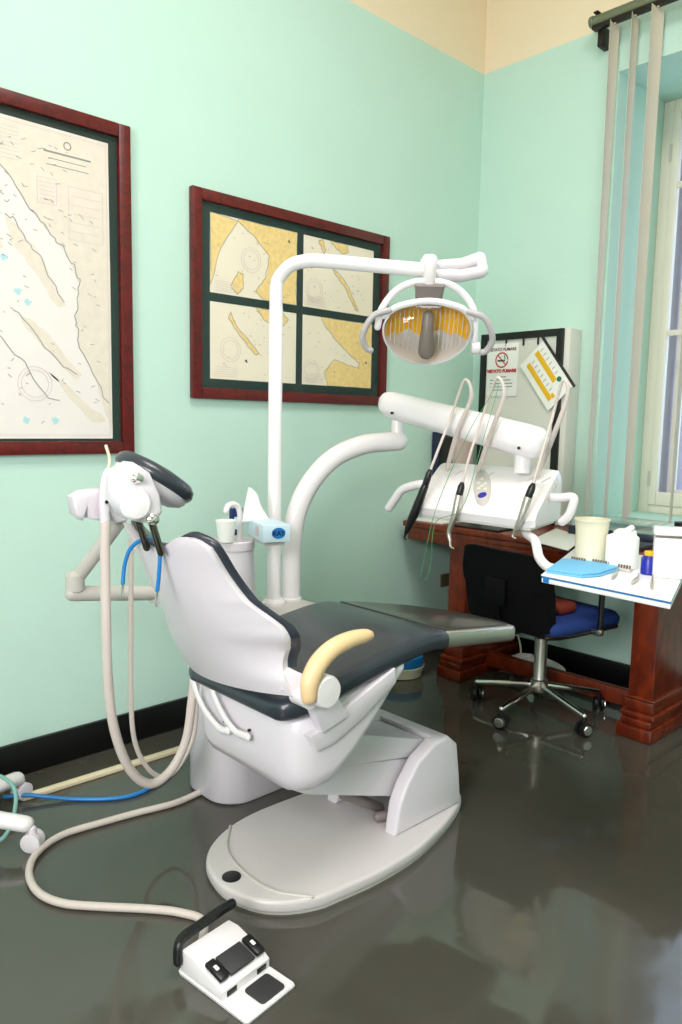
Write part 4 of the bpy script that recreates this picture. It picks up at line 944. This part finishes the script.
b_ = B(); box(b_, (-.055, -.318, .53), (.055, -.300, .64), .008); tube(b_, [(0, -.30, .56), (0, -.285, .45), (0, -.20, .398)], .02, flat=(Vector((0, 1, 0)), .5)); obj('back_bracket', TR(b_), 'blackfab', of)
for s in (-1, 1):
    b_ = B(); tube(b_, [(s*.25, -.0, .43), (s*.292, -.0, .445), (s*.295, -.0, .55), (s*.295, -.0, .655)], .012); ap = obj('arm_post', TR(b_), 'black', of)
    b_ = B(); box(b_, (s*.27-.012, -.015, .42), (s*.27+.035, .015, .448), .004) if s > 0 else box(b_, (s*.27-.035, -.015, .42), (s*.27+.012, .015, .448), .004); obj('arm_clamp', TR(b_), 'chrome', ap)
    b_ = B(); loft(b_, [[(s*.295+a, y_+.03, .655+c_) for a, c_ in rrect(.025*k, .012*k, .01, 3)] for y_, k in ((-.13, .5), (-.12, .9), (-.10, 1), (.10, 1), (.12, .9), (.13, .5))]); obj('arm_pad', TR(b_), 'bluefab' if s > 0 else 'bluefab', ap)
b_ = B(); box(b_, (.06, -.10, .4865), (.17, .02, .535), .02, 3); TR(b_)
solid('red_bag', b_, mat('rust_cloth', (112, 34, 16), .8, var=.15), 'small rust red bundle lying on the blue office chair seat', 'bag')

# ================================================================== wall socket, bin, bag, cable
ws = thing('wall_socket', 'brown wall socket low on the wall left of the desk leg', 'socket', tuple(at(444, 580, Y=WY)))
c = at(444, 580, Y=WY)
if c.x < LX+.05: c = at(444, 580, X=LX)
onleft = abs(c.x-LX) < .01
bm = B()
if onleft: box(bm, (LX, c.y-.035, c.z-.035), (LX+.010, c.y+.035, c.z+.035), .003)
else: box(bm, (c.x-.035, WY-.010, c.z-.04), (c.x+.035, WY, c.z+.04), .003)
obj('cover_plate', bm, 'socket', ws)
ws.location = c
bm = B()
for dz in (-.014, 0, .014): lathe(bm, [(.0035, 0), (.0035, .0015), (0, .0016)], c+(Vector((.010, 0, dz)) if onleft else Vector((0, -.010, dz))), (1, 0, 0) if onleft else (0, -1, 0), 10)
o = obj('socket_holes', bm, 'darkink', ws)
for ch_ in ws.children:
    pass

p = at(410, 668, Z=0.04); p = Vector((-2.49, 2.80, 0))
bn = thing('step_basin', 'white tub with a blue lid on the floor under the foot rest', 'tub', tuple(p))
bm = B(); lathe(bm, [(.095, .001), (.10, .004), (.112, .05), (.116, .052), (.116, .058), (.105, .06), (0, .06)], p, n=32, sy=1.0); obj('tub', bm, 'jar', bn)
bm = B(); lathe(bm, [(.112, .058), (.114, .062), (.108, .105), (.09, .118), (.04, .124), (0, .125)], p, n=32); obj('tub_lid', bm, 'blue', bn)
bm = B(); c = Vector((-2.02, 3.30, 0))
def bagf(u, v):
    a = 2*math.pi*u; k = math.sin(math.pi*v)**.6; rr = (.12+.02*math.sin(5*a)+.012*math.sin(11*a+3*v))*k
    return c+Vector((rr*1.2*math.cos(a), rr*.55*math.sin(a), .002+.10*v*(1+.1*math.sin(3*a))))
loft(bm, [[bagf(i/30, .03+.94*j/12) for i in range(30)] for j in range(13)]); solid('plastic_bag', bm, 'paper', 'crumpled white plastic bag on the floor behind the desk stretcher', 'bag')
bm = B(); tube(bm, [Vector((-2.40, 3.40, .012))+Vector(q) for q in ((0, 0, 0), (.05, -.09, 0), (.14, -.16, 0), (.24, -.12, .0), (.26, -.06, .06), (.22, -.04, .16), (.16, -.05, .18), (.13, -.03, .1), (.16, .0, .02), (.24, .02, .0), (.36, .03, 0))], .005, 8); solid('white_cable', bm, 'jar', 'white cable looping on the floor beneath the desk', 'cable')

# ================================================================== BLIND
RY = 3.40
rl = thing('vertical_blind', 'open vertical fabric blind hanging from a grey green rail before the window', 'blind', tuple(at(597, 22, Y=RY)))
e0 = at(594, 22, Y=RY); rz = e0.z; rxe = -.35
bm = B(); tube(bm, [(e0.x, RY, rz), (rxe, RY, rz)], .024, 16, smooth=0, flat=(Vector((0, 1, 0)), .8), round_end=False); obj('rail_profile', bm, 'rail', rl)
bm = B(); box(bm, (e0.x, RY-.018, rz-.040), (rxe, RY+.018, rz-.022), .002); obj('rail_channel', bm, 'darkm', rl)
bm = B(); lathe(bm, [(.023, -.01), (.026, -.006), (.026, .006), (.022, .012), (0, .013)], (e0.x-.006, RY, rz), (-1, 0, 0)); obj('end_cap', bm, 'rail', rl)
bx0 = at(602, 22, Y=3.46).x+.01
for X in (bx0, -1.2, -.5):
    bm = B(); box(bm, (X-.012, 3.43, rz-.10), (X+.012, WY, rz-.01), .003); box(bm, (X-.012, RY-.02, rz+.028), (X+.012, WY, rz+.036), .003); obj('bracket', bm, 'darkm', rl)
slats = [((613, 60), 1.08, .55, 'leftmost vertical blind slat over the mint wall beside the recess'), ((633, 60), 1.06, .60, 'second vertical blind slat from the left, thin and nearly edge on'),
         ((655, 60), 1.15, .80, 'third vertical blind slat from the left, the widest and palest'), ((690, 250), 1.0, .60, 'fourth vertical blind slat from the left at the picture edge')]
VD = {}
for k, (q, a_top, a_bot, lab) in enumerate(slats):
    p = at(*q, Y=RY); z0, z1 = .85, rz-.04
    view = Vector((p.x, RY, 0)).normalized()           # line of sight in plan
    side = Vector((view.y, -view.x, 0))
    wd = .089; N = 24
    def sp_(u, v, o, p=p, view=view, side=side, k=k):
        # the fabric hangs with a slow twist about its own centre line
        ang = [(28, 8), (20, 9), (36, 22), (24, 6)][k]; an = math.radians(ang[1]+(ang[0]-ang[1])*v)
        ax_ = view*math.cos(an)+side*math.sin(an); nn_ = Vector((-ax_.y, ax_.x, 0))
        cz = (u-.5)*wd; return Vector((p.x, RY, z0+(z1-z0)*v))+ax_*cz+nn_*(o+.006*(1-(2*u-1)**2))
    bm = B(); slab(bm, lambda u, v: sp_(u, v, 0), lambda u, v: sp_(u, v, .0012), 6, N)
    s = obj('blind_slat', bm, 'slat', rl)
    bm = B(); box(bm, (p.x-.004, RY-.006, z1-.004), (p.x+.004, RY+.006, z1+.008), .001); obj('slat_hook', bm, 'jar', s)

# ================================================================== LIGHT
w = bpy.data.worlds.new('world'); SC.world = w; w.use_nodes = True; nt = w.node_tree
bg = nt.nodes['Background']; bg.inputs[0].default_value = (.60, .76, 1.0, 1); bg.inputs[1].default_value = 1.7
def area(name, loc, tgt, sx, sy, power, col=(1, 1, 1), portal=False):
    l = bpy.data.lights.new(name, 'AREA'); l.shape = 'RECTANGLE'; l.size = sx; l.size_y = sy; l.energy = power; l.color = col
    o = bpy.data.objects.new(name, l); COL.objects.link(o); o.location = loc
    o.rotation_euler = (Vector(tgt)-Vector(loc)).to_track_quat('-Z', 'Y').to_euler()
    if portal: l.cycles.is_portal = True
    return o
area('window_portal', ((WX0+WX1)/2, 4.61, (WZ0+WZ1)/2), ((WX0+WX1)/2, 0, (WZ0+WZ1)/2), WX1-WX0, WZ1-WZ0, 1, portal=True)
area('rear_fill_light', (-.1, BY+.05, 1.8), (-1.6, 2.5, 1.2), 1.8, 1.8, 112, (1, .96, 1))  # added frontal fill from behind the camera; the back wall has no window
area('overhead_fill_light', (-.5, 1.2, CZ-.08), (-.5, 1.2, 0), 1.3, 1.3, 44, (1, .95, .96))  # unseen overhead fill, added to brighten the corner and far walls
area('flash_light', (-.3, -.35, 1.7), (-2.4, 1.7, 1.5), .45, .45, 12, (1, .96, .99))
SC.view_settings.view_transform = 'Standard'; SC.view_settings.look = 'None'
SC.view_settings.exposure = .72; SC.view_settings.gamma = 1
